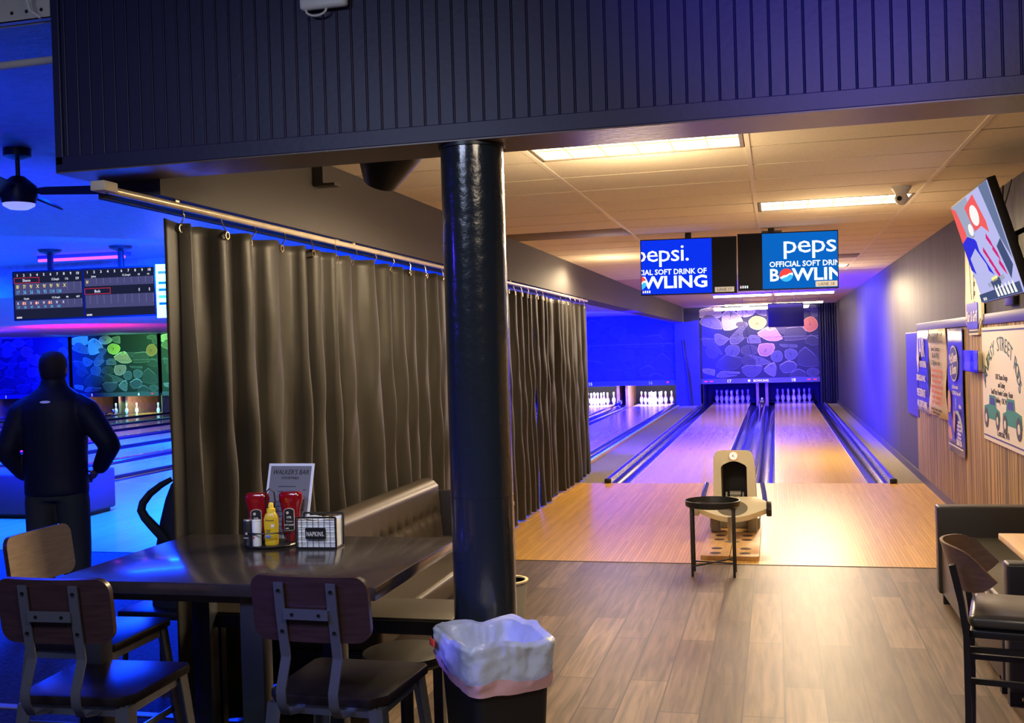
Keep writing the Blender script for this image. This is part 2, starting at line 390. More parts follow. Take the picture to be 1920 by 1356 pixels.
# wood slat paneling on the right wall
M_slat = vertical_grain('striped_wood_panel', (.030, .016, .006), (.42, .27, .10), 30, .65, lo=.43, hi=.55)
wp = MB(); yy = 4.0
while yy < 13.4:
    wp.box((WR-.016, yy, .07), (WR, yy+.6, 1.80)); yy += .604
tag(wp.build('wall_paneling', M_slat, smooth=False), 'striped brown wood paneling along the lower right wall beside the approach', 'wall paneling')
tag(MB().box((WR-.03, 4.0, 1.80), (WR, 13.42, 1.885), bev=.004).build('panel_cap_rail', mat('cap_rail_paint', (.06, .055, .10), .4)), 'dark painted cap rail running along the top of the wood paneling', 'rail')

# ------------------------------------------------------------ lanes
M_gut = mat('gutter_black', (.022, .020, .03), .2, coat=.6)
M_cap = mat('capping_dark', (.045, .040, .075), .14, coat=1, bump=.1, bscale=6)
M_rail = mat('gutter_rail_grey', (.42, .40, .40), .22, .6)
M_edge = mat('lane_edge_strip', (.02, .018, .015), .4)
M_mark = mat('lane_mark', (.05, .02, .015), .4)
LE = 32.4
def gutter(mb, x0, x1, y0=FOUL, y1=LE):
    c = (x0+x1)/2; r = (x1-x0)/2
    out = [(x0-.004, -.16), (x0-.004, 0), (x0, 0)]+[(c-r*math.cos(PI*i/12), -.085*math.sin(PI*i/12)) for i in range(13)]+[(x1, 0), (x1+.004, 0), (x1+.004, -.16)]
    mb.prism([(a, b) for a, b in out], y0, y1, M_gut, 'XZ')
def lane(x0, label, left_gut, right_gut, marks=False):
    t = thing('bowling_lane', label, 'bowling lane', (x0+LW/2, FOUL, 0), group='bowling lanes')
    h = LW/2
    surf = MB().box((-h, 0, -.12), (h, LE-FOUL, 0)).build('lane_surface', M_lane, t, smooth=False)
    MB().box((-h-.012, 0, -.12), (-h, LE-FOUL, .002)).box((h, 0, -.12), (h+.012, LE-FOUL, .002)).build('edge_strip', mat('lane_edge_light', (.45, .40, .32), .35), t, smooth=False)
    for a, b in left_gut+right_gut:
        g = MB(); gutter(g, a-x0-h, b-x0-h, 0, LE-FOUL); g.build('gutter', None, t)
    if marks:
        for k in range(-3, 4):
            y = 4.75-.29*abs(k); xx = k*.1317
            MB().prism([(xx-.014, y-.08), (xx+.014, y-.08), (xx, y+.08)], .0008, .0012, M_mark, 'XY').build('aiming_arrow', None, surf, smooth=False)
        for k in (-4, -3, -2, 2, 3, 4): MB().cyl((k*.11, 2.1, .0006), (k*.11, 2.1, .0012), .012, M_mark, 10).build('aiming_dot', None, surf, smooth=False)
    return t
LT = {17: 'golden wood bowling lane on the left of the near pair, blue glare across it', 18: 'golden wood bowling lane on the right of the near pair, beside the right wall'}
lane(L17, LT[17], [(L17-.25, L17-.013)], [(L17+LW+.013, L17+LW+.24)], True)
lane(L18, LT[18], [(L18-.24, L18-.013)], [(L18+LW+.013, L18+LW+.26)], True)
# capping between lanes 17 and 18
cpx = (L17+LW+L18)/2
cp = MB(); cp.prism([(cpx-.112, -.1), (cpx-.112, .0), (cpx-.09, .035), (cpx-.03, .05), (cpx+.03, .05), (cpx+.09, .035), (cpx+.112, 0), (cpx+.112, -.1)], FOUL, 30.9)
tag(cp.build('ball_return_capping', M_cap), 'glossy dark ball return cover running down between the two near lanes', 'cover')
def side_rail(x, y1, label, m=M_rail, cap=True):
    t = thing('gutter_rail', label, 'rail', (x, FOUL, 0), group='gutter rails')
    MB().prism([(-.035, -.15), (-.035, .03), (-.02, .048), (.02, .048), (.035, .03), (.035, -.15)], .04, y1-FOUL, m).build('rail_body', None, t)
    MB().prism([(-.022, .048), (-.016, .056), (.016, .056), (.022, .048)], .06, y1-FOUL, mat('rail_violet', (.06, .03, .30), .2, coat=1)).build('top_strip', None, t)
    if cap: MB().box((-.04, -.035, -.0), (.04, .04, .058), bev=.014, seg=3).build('end_cap', M_black, t)
    return t
side_rail(L17-.29, 30.7, 'raised gutter rail with black end cap left of the near left lane')
side_rail(L18+LW+.30, 30.7, 'raised gutter rail with black end cap beside the carpet at the right wall')
struct(MB().box((L18+LW+.335, FOUL, -.16), (WR, 32.2, .0)).build('floor', M_carpet, smooth=False))
struct(MB().box((-2.80, FOUL, -.16), (L17-.325, 32.2, .0)).build('floor', M_carpet, smooth=False))
ORD = ['nearest the curtain', 'second', 'third', 'fourth', 'fifth', 'sixth', 'seventh', 'eighth', 'ninth', 'tenth', 'eleventh', 'twelfth', 'thirteenth', 'fourteenth']
PC = {}
lane_x = {17: L17, 18: L18}
kk = 0
for k in range(0, 7):
    c = -4.435-3.375*k
    PC[k] = c
    for s_ in (1, -1):
        nlane = 16-2*k-(0 if s_ == 1 else 1)
        x0 = c+(.3585 if s_ == 1 else -.3585-LW); lane_x[nlane] = x0
        lab = 'blue-lit lane of the left hall, '+(ORD[kk]+' counting leftwards from the curtain' if kk else 'the one with white pins just beyond the curtain end')
        lane(x0, lab, [(x0-.24, x0-.013)], [(x0+LW+.013, x0+LW+.24)]); kk += 1
    t = MB(); t.prism([(c-.115, -.1), (c-.115, .02), (c-.06, .045), (c+.06, .045), (c+.115, .02), (c+.115, -.1)], FOUL, 30.9)
    tag(t.build('ball_return_capping', M_cap), 'dark ball return cover of the hall, '+(ORD[k]+' pair counting leftwards from the curtain' if k else 'just beyond the curtain end'), 'cover', 'hall ball return covers')
    if k:
        t = MB(); t.prism([(c+1.660, -.1), (c+1.660, .03), (c+1.668, .045), (c+1.707, .045), (c+1.715, .03), (c+1.715, -.1)], FOUL, 31.4)
        tag(t.build('division_capping', mat('division_black', (.02, .02, .025), .3), smooth=False), 'black division strip between hall lane pairs, '+ORD[k]+' counting leftwards from the curtain', 'division', 'hall division strips')
        bumper = mat('bumper_glow', (.55, .62, .7), .3, .3)
        for q in (1.665, 1.93):
            pass
r16 = lane_x[16]+LW+.265
t = thing('bumper_rail', 'pale cyan bumper rail beside the far grey carpet strip', 'rail', (r16, FOUL, 0))
MB().box((-.02, .1, -.02), (.02, 18.2, .035), bev=.006).build('rail_body', mat('cyan_rail', (.25, .62, .85), .3), t)
MB().box((.022, .1, -.05), (.05, 18.2, .02)).build('wood_edge', mat('orange_edge', (.45, .22, .08), .5), t)

# ------------------------------------------------------------ pins
PROF = [(.0258, 0), (.0292, .010), (.036, .040), (.0455, .0572), (.0565, .0860), (.0600, .1143), (.0572, .149), (.0452, .184), (.0330, .213), (.0262, .235), (.0235, .254), (.0236, .262), (.0262, .286), (.0308, .320), (.0324, .343), (.0300, .360), (.0225, .374), (.010, .3805), (0, .381)]
def pin_mat(k): return M_red if k in (8, 10) else M_pin
def make_pin():
    m = MB()
    m.lathe(PROF, None, 18, mfn=pin_mat); return m.build('bowling_pin', None)
pin0 = make_pin(); first = [pin0]
POS = [('front head pin', 0, 0), ('second row left pin', -.1524, .264), ('second row right pin', .1524, .264),
       ('third row left pin', -.3048, .528), ('third row middle pin', 0, .528), ('third row right pin', .3048, .528),
       ('back row far left pin', -.4572, .792), ('back row inner left pin', -.1524, .792), ('back row inner right pin', .1524, .792), ('back row far right pin', .4572, .792)]
def put_pin(x, y, label, group):
    o = first.pop() if first else pin0.copy()
    if o.name not in COL.objects: COL.objects.link(o)
    o.location = (x, y, 0); o.rotation_euler = (0, 0, random.random()*6); tag(o, label, 'bowling pin', group)
HP = 31.46
for nl, g in ((17, 'on the left near lane under number 17'), (18, 'on the right near lane under number 18'), (16, 'under the small number 16 past the curtain'), (15, 'on the far lane half hidden by the curtain end')):
    for nm, dx, dy in POS: put_pin(lane_x[nl]+LW/2+dx, HP+dy, 'white '+nm+' '+g, 'pins of lane %d' % nl)
for i, (x, y) in enumerate(((-21.55, 31.1), (-21.15, 31.1), (-20.9, 31.3), (-19.95, 31.1))):
    put_pin(x, y, 'white pin by the person\'s right shoulder, '+['leftmost', 'second from left', 'third from left', 'rightmost by the curtain edge'][i], 'pins in the far hall')
for i in range(4): put_pin(lane_x[4]+.2+.2*i, 31.1+.1*(i % 2), 'white pin at the far left edge of the picture, '+['leftmost', 'second', 'third', 'rightmost'][i]+' of its four', 'pins at the left edge')

# ------------------------------------------------------------ pin masks with stacked-log print
LOGS = [('E', (.16, .15, .14), (670, 605, 80, 52)), ('E', (.14, .13, .13), (665, 712, 66, 52)), ('E', (.13, .12, .12), (320, 610, 62, 62)),
 ('W', (.62, .56, .42), [(203, 250), (203, 165), (330, 140), (418, 140), (418, 235), (380, 255), (300, 216)]),
 ('P', (.34, .30, .22), [(205, 290), (262, 215), (330, 225), (402, 290), (416, 372), (330, 362), (228, 322)]),
 ('W', (.60, .55, .42), [(480, 175), (535, 190), (592, 250), (627, 310), (560, 362), (500, 386), (430, 384), (414, 300), (420, 220)]),
 ('E', (.66, .62, .50), (645, 196, 82, 55)), ('P', (.40, .37, .33), [(735, 165), (835, 150), (838, 250), (790, 240), (740, 215)]),
 ('E', (.66, .58, .24), (752, 320, 80, 69)), ('E', (.24, .22, .20), (600, 330, 50, 30)),
 ('E', (.26, .24, .22), (1245, 180, 56, 30)), ('E', (.22, .20, .19), (1288, 232, 36, 44)), ('E', (.58, .30, .14), (1240, 352, 66, 75)),
 ('P', (.22, .20, .20), [(915, 372), (1026, 375), (1012, 440), (984, 442), (940, 402)]),
 ('D', (.17, .15, .14), [(1010, 388), (1165, 374), (1202, 430), (1202, 500), (1100, 512), (995, 510), (1000, 440)]),
 ('W', (.62, .42, .36), [(832, 374), (900, 362), (992, 490), (930, 514), (850, 510), (738, 440)]),
 ('E', (.66, .56, .36), (868, 384, 36, 20)),
 ('P', (.26, .24, .27), [(638, 308), (662, 340), (602, 420), (622, 480), (560, 532), (498, 530), (488, 470), (550, 400)]),
 ('P', (.30, .28, .30), [(345, 430), (380, 420), (482, 475), (430, 532), (385, 546), (348, 500)]),
 ('P', (.28, .26, .34), [(654, 528), (658, 470), (690, 446), (740, 450), (772, 490), (777, 530)]),
 ('D', (.11, .10, .11), [(1184, 536), (1190, 510), (1240, 464), (1312, 500), (1312, 562), (1250, 572)]),
 ('P', (.52, .36, .36), [(765, 545), (830, 538), (896, 545), (906, 590), (880, 642), (830, 672), (770, 660), (750, 610)]),
 ('E', (.22, .21, .27), (512, 602, 66, 58)), ('E', (.24, .23, .30), (925, 676, 53, 58)),
 ('P', (.24, .23, .30), [(1000, 622), (1050, 600), (1100, 620), (1117, 660), (1090, 702), (1040, 722), (1004, 690)]),
 ('D', (.12, .11, .14), [(1112, 722), (1130, 640), (1190, 590), (1250, 650), (1314, 716), (1314, 782), (1200, 792), (1108, 762)]),
 ('P', (.26, .24, .26), [(660, 655), (720, 665), (790, 690), (866, 736), (800, 760), (724, 766), (736, 712)]),
 ('D', (.09, .09, .12), [(335, 752), (400, 690), (450, 645), (520, 670), (592, 682), (602, 730), (540, 800), (400, 802)]),
 ('W', (.20, .19, .26), [(588, 792), (640, 766), (792, 776), (782, 822), (720, 882), (650, 886), (600, 830)]),
 ('W', (.32, .30, .36), [(795, 816), (850, 760), (900, 744), (920, 800), (910, 872), (890, 887), (840, 860)]),
 ('D', (.19, .18, .25), [(940, 782), (1020, 730), (1080, 742), (1112, 790), (1060, 842), (985, 852)]),
 ('D', (.13, .12, .16), [(1035, 892), (1060, 850), (1120, 815), (1182, 850), (1192, 892)]), ('E', (.20, .19, .24), (1252, 850, 56, 42)),
 ('P', (.36, .35, .40), [(220, 790), (270, 788), (336, 800), (330, 862), (290, 850), (230, 830)]),
 ('P', (.30, .29, .36), [(350, 872), (402, 815), (572, 832), (560, 852), (420, 848), (562, 866), (400, 888)]),
 ('P', (.15, .14, .18), [(225, 450), (330, 480), (410, 630), (395, 640), (300, 560), (240, 540)]),
 ('P', (.22, .21, .24), [(950, 548), (1110, 560), (1112, 590), (980, 580)])]
def log_mask(name, label, x0, x1, z0, z1, y, seed, overlit=0):  # last argument paints blue overexposure into the print: lifted backing, flatter logs
    rnd = random.Random(seed)
    t = thing(name, label, 'mask panel', ((x0+x1)/2, y, z0), group='log print pin masks')
    w = (x1-x0)/2; h = z1-z0
    bm = bmesh.new(); cl = bm.loops.layers.color.new('Col'); uvl = bm.loops.layers.uv.new('UVMap')
    def face(poly, col, yy, c=(0, 0), s=1):
        vs = [bm.verts.new((a, yy, b)) for a, b in poly]; f = bm.faces.new(vs)
        for lp, (a, b) in zip(f.loops, poly): lp[cl] = tuple(col)+(1,); lp[uvl].uv = ((a-c[0])/s, (b-c[1])/s)
    # backing
    bx = [(-w, 0), (w, 0), (w, h), (-w, h)]
    face(bx, (.010+overlit*.06, .009+overlit*.06, .009+overlit*.07), 0)
    for (a, b), (c, d) in zip(bx, bx[1:]+bx[:1]):
        f = bm.faces.new([bm.verts.new(p) for p in ((a, 0, b), (c, 0, d), (c, .04, d), (a, .04, b))])
        for lp in f.loops: lp[cl] = (.02, .02, .02, 1)
    k = 0
    for kind, col, P in LOGS:
        k += 1; col = tuple(v*(1-overlit)+.09*overlit for v in col)
        if kind == 'E':
            cx, cy, rx, ry = P; P = [(cx+rx*(1+.05*math.sin(3*q+k))*math.cos(q), cy+ry*(1+.04*math.sin(4*q+k))*math.sin(q)) for q in [2*PI*i/18 for i in range(18)]]
        else:
            Q = []
            for (a, b_), (c_, d_) in zip(P, P[1:]+P[:1]): Q += [(a*.86+c_*.14, b_*.86+d_*.14), (a*.14+c_*.86, b_*.14+d_*.86)]
            P = Q
        P = [(-w+2*w*(a-200)/1115, h*(898-b_)/760) for a, b_ in P]
        P = [(min(max(a, -w), w), min(max(b_, 0), h)) for a, b_ in P]
        gx = sum(a for a, b_ in P)/len(P); gz = sum(b_ for a, b_ in P)/len(P); sc = max(math.hypot(a-gx, b_-gz) for a, b_ in P)
        c = (gx, gz+(sc*.7 if kind == 'W' else 0))
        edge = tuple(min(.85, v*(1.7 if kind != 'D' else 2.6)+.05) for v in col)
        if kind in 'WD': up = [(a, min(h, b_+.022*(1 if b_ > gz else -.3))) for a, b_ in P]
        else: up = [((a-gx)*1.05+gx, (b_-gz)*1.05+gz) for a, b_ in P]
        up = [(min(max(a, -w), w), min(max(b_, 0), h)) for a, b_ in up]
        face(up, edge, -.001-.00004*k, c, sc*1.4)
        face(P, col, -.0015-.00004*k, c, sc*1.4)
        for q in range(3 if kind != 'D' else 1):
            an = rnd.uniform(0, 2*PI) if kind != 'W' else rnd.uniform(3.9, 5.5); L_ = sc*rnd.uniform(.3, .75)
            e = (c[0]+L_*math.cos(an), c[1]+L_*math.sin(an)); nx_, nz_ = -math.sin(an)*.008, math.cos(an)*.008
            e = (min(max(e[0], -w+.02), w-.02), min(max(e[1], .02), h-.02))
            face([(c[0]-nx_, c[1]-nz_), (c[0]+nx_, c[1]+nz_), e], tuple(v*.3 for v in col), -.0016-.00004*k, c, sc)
    # thin seam across the panel
    zz = h*.56
    face([(-w, zz-.008), (w, zz-.008), (w, zz+.006), (-w, zz+.006)], (.35, .33, .32), -.006)
    me = bpy.data.meshes.new('mask_panel'); bm.to_mesh(me); bm.free(); me.materials.append(LOG)
    o = bpy.data.objects.new('mask_panel', me); COL.objects.link(o); o.parent = t
    s = MB().box((-w, -.02, -.14), (w, .04, -.002)); s.build('number_strip', mat('strip_dark', (.05, .05, .075), .4), t, smooth=False)
    return t
M_num = mat('number_white', (.85, .85, .85), .5, emit=(.8, .8, .9), es=.55)
M_redled = emis('red_indicator', (1, .05, .12), 1.2)
PINK_W = mat('number_dim', (.45, .45, .6), .5, emit=(.5, .5, .9), es=.35)
def lane_num(t, txt, x, size=.125, m=None):
    b = MB(); b.text(txt, size, x, -.115, m or M_num, y=-.022, align='CENTER', bold=.015); b.build('lane_number', None, t, smooth=False)
t = log_mask('pin_mask', 'stacked log picture panel over the pins of the two near lanes', -2.10, 1.20, .755, CH-.005, MASKY, 3)
lane_num(t, '17', -.85); lane_num(t, '18', .93)
b = MB(); b.text('BOWLING', .09, .04, -.105, M_num, y=-.022, align='CENTER', bold=.02); b.cyl((-.29, -.021, -.07), (-.29, -.028, -.07), .035, M_num); b.build('lettering', None, t, smooth=False)
b = MB()
for xx in (-1.50, -1.35, 1.35, 1.52): b.box((xx-.045, -.03, -.085), (xx+.045, -.02, -.055), M_redled)
b.build('indicator', None, t, smooth=False)
for k in range(0, 7):
    c = PC[k]; n1 = 16-2*k
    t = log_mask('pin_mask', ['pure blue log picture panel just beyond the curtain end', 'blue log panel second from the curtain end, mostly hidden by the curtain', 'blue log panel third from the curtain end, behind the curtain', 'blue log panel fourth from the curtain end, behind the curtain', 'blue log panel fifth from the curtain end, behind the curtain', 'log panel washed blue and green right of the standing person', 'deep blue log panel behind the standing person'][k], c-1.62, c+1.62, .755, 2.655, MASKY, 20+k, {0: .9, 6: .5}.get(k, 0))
    lane_num(t, str(n1), .885, m=PINK_W if k == 0 else M_num); lane_num(t, str(n1-1), -.885)
    b = MB(); b.box((1.36, -.03, -.085), (1.42, -.02, -.045), M_redled); b.build('indicator', None, t, smooth=False)

# pit boxes and kickbacks
M_kick = mat('kickback_wood', (.42, .22, .12), .6, noise=.2, nscale=6)
M_pit = mat('pit_black', (.008, .008, .012), .7)
def pit(xc, label, lit):
    t = thing('pinsetter_pit', label, 'pinsetter', (xc, 30.85, 0), group='pinsetter pits')
    MB().box((-1.66, 2.1, -.1), (1.66, 2.2, .75)).build('back_curtain', M_pit, t, smooth=False)
    MB().box((-1.66, .0, .66), (1.66, 2.2, .70)).build('top_cover', M_pit, t, smooth=False)
    MB().box((-1.5, 1.57, -.03), (1.5, 2.1, -.006)).build('pit_floor', M_pit, t, smooth=False)
    for sx in (-1, 1):
        MB().box((sx*1.655-.012, .0, -.1), (sx*1.655+.012, 2.1, .62)).build('side_kickback', M_pit if not lit else M_kick, t, smooth=False)
    MB().box((-.17, .3, -.1), (-.09, 2.1, .62)).box((.09, .3, -.1), (.17, 2.1, .62)).build('center_kickback', M_kick, t, smooth=False)
    MB().lathe([(0, .30), (.05, .32), (.065, .38), (.05, .44), (0, .46)], M_chrome, 14, (0, -.25, -.24)).build('ball_door', None, t)
    MB().lathe([(0, 0), (.09, .02), (.10, .06), (.05, .09), (0, .10)], M_chrome, 14, (0, -.7, .05)).build('track_cap', None, t)
pit(cpx, 'dark pin pit under the near log panel, with brown centre posts', False)
for k in (0, 1, 5, 6): pit(PC[k], {0: 'lit pin pit just beyond the curtain end, under number 16', 1: 'lit pin pit second from the near lanes, mostly behind the curtain', 5: 'lit pin pit with orange wood sides right of the standing person', 6: 'lit pin pit at the far left edge of the picture'}[k], True)
for x, e in ((lane_x[16]+.5, 40), (lane_x[15]+.5, 60), (lane_x[6]+.5, 10), (lane_x[4]+.5, 20), (lane_x[5]+.8, 6)):
    lamp('pin_deck_lamp', 'AREA', (x, 31.0, .60), (x, 31.9, .05), e, (1, .88, .85), .8, .1)
for x in (lane_x[17]+.5, lane_x[18]+.5):
    lamp('pin_deck_lamp_blue', 'AREA', (x, 30.9, .62), (x, 31.8, .1), 55, (.004, .001, 1), .8, .1)
# black side columns/drapes either side of the near masks
tag(MB().box((-2.80, 30.6, -.1), (-2.10, 30.9, CH-.01)).build('side_column', M_dark, smooth=False), 'dark column left of the near log panel', 'column')
rings = []
for z in (0.005, CH-.01):
    rings.append([(1.20+.46*i/40, 30.66+.035*math.sin(i*1.1), z) for i in range(41)])
tag(MB().loft(rings, M_dark, closed=False).build('corner_drape', M_dark), 'black pleated drape in the far right corner', 'drape')
# hanging items against the left column
tag(MB().tube([(-2.40, 30.45, .02), (-2.45, 30.48, .8), (-2.58, 30.52, 1.9)], .03, M_black).build('leaning_pole', None), 'thin dark pole leaning against the far dark column', 'pole')

# ------------------------------------------------------------ ceiling fixtures
M_diff = mat('diffuser', (.9, .9, .8), .5, emit=(1, .86, .50), es=2.6)
M_diff2 = emis('diffuser_line', (1, .80, .30), 1.0)
def troffer(x0, y0, label, es=None):
    t = thing('ceiling_light', label, 'ceiling light', (x0+TW/2, y0+TL/2, CH), group='ceiling light panels')
    w, h = TW/2-.02, TL/2-.006
    MB().box((-w, -h, .0), (w, -h+.018, .05)).box((-w, h-.018, 0), (w, h, .05)).box((-w, -h, 0), (-w+.022, h, .05)).box((w-.022, -h, 0), (w, h, .05)).build('frame', mat('troffer_frame', (.25, .2, .16), .4), t, smooth=False)
    MB().box((-w+.02, -h+.016, .008), (w-.02, h-.016, .014)).build('diffuser', M_diff, t, smooth=False)
    g = MB()
    for i in range(1, 6): g.box((-w+2*w*i/6-.003, -h+.02, .003), (-w+2*w*i/6+.003, h-.02, .008))
    g.box((-w+.02, -.003, .003), (w-.02, .003, .008)); g.build('louver', M_diff2, t, smooth=False)
    return t
troffer(gx0-TW, gy0, 'large lit ceiling panel nearest the camera, just behind the navy header')
troffer(gx0, gy0+5*TL, 'lit ceiling panel with the white dome camera in front of it')
troffer(gx0, gy0+17*TL, 'distant lit ceiling panel peeking out right of the hanging screens')
for x0, y0, lab in ((gx0-2*TW+.01, gy0+7*TL, 'dull grey metal ceiling panel next to the left soffit'), (gx0, gy0+14*TL, 'small dull grey ceiling panel above the right hanging screen')):
    tag(MB().box((x0+.012, y0+.01, CH-.004), (x0+TW-.012, y0+TL-.01, CH+.02), bev=.003).build('ceiling_vent', mat('vent_grey', (.27, .22, .17), .6, 0, spec=.2)), lab, 'vent')
def strip(x, y, L, lab):
    t = thing('strip_light', lab, 'strip light', (x, y, CH), group='far strip lights')
    MB().box((-L/2, -.08, -.10), (L/2, .08, -.06), bev=.008).build('housing', mat('strip_housing', (.6, .5, .38), .5), t)
    MB().cyl((-L/2+.03, -.03, -.115), (L/2-.03, -.03, -.115), .022, n=10).build('tube', mat('far_tube', (.9, .9, .8), .5, emit=(1, .84, .5), es=14), t)
    for s_ in (-1, 1): MB().cyl((s_*L*.4, 0, -.06), (s_*L*.4, 0, 0), .004, n=6).build('hanger', M_blackmetal, t)
strip(-.62, 22, 1.2, 'far strip light, front left one under the pink ceiling')
strip(.60, 22, 1.2, 'far strip light, front right one under the pink ceiling')
strip(-.62, 27, 1.2, 'far strip light, rear left one close to the log panel')
strip(.60, 27, 1.2, 'far strip light, rear right one close to the log panel')
strip(-.35, 30.1, 2.6, 'long strip light grazing the top of the near log panel')
# dome camera
t = thing('dome_camera', 'white dome security camera on the tiled ceiling', 'security camera', (.93, 8.21, CH))
MB().lathe([(0, 0), (.072, 0), (.072, -.012), (.055, -.035), (.045, -.055), (0, -.055)], M_white, 24).build('mount', None, t)
MB().lathe([(0, -.045), (.035, -.05), (.050, -.085), (.045, -.11), (.028, -.13), (0, -.138)], mat('cam_white', (.7, .68, .68), .3), 24).build('eyeball', None, t)
MB().lathe([(0, 0), (.016, 0), (.018, .006), (0, .008)], M_black, 18).build('lens', None, t, loc=(-.02, -.05, -.09), rot=(PI/2+.25, 0, -.2))
# hanging dark monitor seen from behind, far down the lane
t = thing('hanging_monitor', 'dark monitor hung on chains in front of the log panel', 'monitor', (.235, 22.6, 2.55))
MB().box((-.36, -.04, -.50), (.36, .06, 0), bev=.02).build('housing', M_black, t)
MB().box((-.345, -.045, -.09), (.345, -.039, -.02), bev=.004).build('bezel_bar', mat('grey_bar', (.07, .06, .05), .4), t)
for s_ in (-1, 1): MB().cyl((s_*.2, 0, 0), (s_*.12, 0, .27), .006, n=6).cyl((s_*.2, 0, 0), (s_*.26, 0, .27), .006, n=6).build('chain', mat('chain', (.3, .15, .10), .4, .5), t)
tag(MB().tube([(-.62, 22, 2.72), (-.62, 22, 2.2), (-.55, 22.1, 1.95), (-.40, 22.1, 1.2)], .004, M_black, 6).build('hanging_wire', None), 'thin wire hanging in front of the far log panel', 'wire')
# smoky speaker under the header
t = thing('ceiling_speaker', 'black angled speaker tucked under the header left of the pillar', 'speaker', (-1.78, 4.75, 2.62), (.5, .3, .35))
MB().lathe([(0, -.12), (.08, -.12), (.10, -.08), (.165, .06), (.17, .12), (.13, .14), (0, .14)], M_black, 28).build('horn', None, t)
MB().box((-.03, -.03, .13), (.03, .03, .24), bev=.005).build('bracket', M_blackmetal, t)
tag(MB().box((-2.51, 5.52, 2.67), (-2.45, 5.545, 2.82)).box((-2.51, 5.52, 2.66), (-2.38, 5.60, 2.675)).build('angle_bracket', M_soffit, smooth=False), 'small dark angle bracket fixed to the soffit above the curtain', 'bracket')

# ------------------------------------------------------------ curtain and rail
M_curt = mat('taupe_curtain', (.0155, .0130, .0105), .48, noise=.10, nscale=7, bump=.25, bscale=6, spec=.28)
M_curt.node_tree.nodes['Principled BSDF'].inputs['Sheen Weight'].default_value = .15
M_ring = mat('brass_ring', (.75, .62, .42), .25, 1)
t = thing('curtain_rail', 'cream tubular curtain rail running under the dark soffit', 'curtain rail', (-2.53, 3.62, 2.375))
M_railm = mat('cream_rail', (.62, .54, .40), .3, .3, noise=.12, nscale=8)
MB().cyl((0, .02, 0), (0, 10.9, 0), .0165, n=14).cyl((0, 2.2, 0), (0, 2.27, 0), .020, n=14).cyl((0, 4.4, 0), (0, 4.47, 0), .020, n=14).build('rail_tube', M_railm, t)
MB().box((-.035, -.04, -.012), (.03, .05, .028), bev=.006).build('end_block', mat('end_block_cream', (.62, .55, .42), .6), t)
for k in range(6): MB().box((-.006, .5+k*2, .012), (.006, .53+k*2, .035)).build('rail_clip', M_railm, t, smooth=False)
MB().tube([(-.03, .03, -.028), (-.03, 3, -.030), (-.03, 10.8, -.028)], .004, M_black, 6).build('track_cord', None, t)
def curtain(y0, y1, label, seed):
    rnd = random.Random(seed)
    t = thing('curtain', label, 'curtain', (-2.53, y0, 0), group='curtain panels')
    L = y1-y0; ny = int(L/.022); nz = 46; zt = 2.312
    ph = rnd.uniform(0, 6)
    folds = []; y = 0; 
    while y < L: w = rnd.uniform(.16, .42); folds.append((y, w, rnd.uniform(.035, .085))); y += w
    def off(u, v):
        # u along, v 0 bottom..1 top
        for a, w, am in folds:
            if a <= u < a+w or (a, w, am) == folds[-1]:
                q = (u-a)/w; break
        base = math.sin(2*PI*q)
        base = math.copysign(abs(base)**.75, base)
        val = am*base*(.55+.45*(1-v))+.02*math.sin(u*3.1+ph)*(1-v)
        val += .010*math.sin(u*23+v*9+ph)*math.sin(v*7+u*5)*(1-v)**.3
        val += .006*math.sin(u*41-v*23)*math.exp(-((v-.55)/.25)**2)
        if y0+u < 4.18: val = min(val, .004)-.012
        return val
    rings = []
    for i in range(ny+1):
        u = L*i/ny
        rings.append([(off(u, k/nz)+(.0 if k < nz else 0), u, .015+(zt-.015)*k/nz-.012*(k/nz)*abs(math.sin(PI*u/.33))) for k in range(nz+1)])
    o = MB().loft(rings, M_curt, closed=False, cap=False).build('curtain_cloth', None, t, angle=180)
    sm = o.modifiers.new('thick', 'SOLIDIFY'); sm.thickness = .002
    gy = .11
    while gy < L-.03:
        r = MB().tube([(.011+off(gy, 1), gy+.017*math.cos(a*PI/6), zt-.035+.017*math.sin(a*PI/6)) for a in range(12)], .0042, M_ring, 6, closed=True)
        r.build('grommet', None, t)
        MB().tube([(.008+off(gy, 1), gy, zt-.022), (.02, gy+.004, zt+.02), (.012, gy, zt+.045), (.0, gy, zt+.052)], .0028, M_ring, 6).build('hook', None, t)
        gy += .33
    return t
curtain(4.05, 7.75, 'taupe grommet curtain panel hanging directly behind the dining table', 1)
curtain(7.77, 11.1, 'taupe grommet curtain panel just right of the black pillar', 2)
curtain(11.12, 14.36, 'taupe curtain panel at the far end of the rail, beside the blue-lit opening', 3)

# ------------------------------------------------------------ pillar
t = thing('pillar', 'glossy black round pillar holding up the navy header', 'pillar', (-1.09, 3.83, 0))
MB().cyl((0, 0, 0), (0, 0, 2.47), .1185, n=64).build('shaft', mat('pillar_gloss', (.018, .026, .040), .23, coat=.6, bump=.35, bscale=22), t)
MB().cyl((0, 0, 2.455), (0, 0, 2.467), .126, n=48).cyl((0, 0, 2.10), (0, 0, 2.103), .1192, n=48).cyl((0, 0, 1.15), (0, 0, 1.153), .1192, n=48).build('collar', mat('pillar_collar', (.015, .02, .03), .35), t)

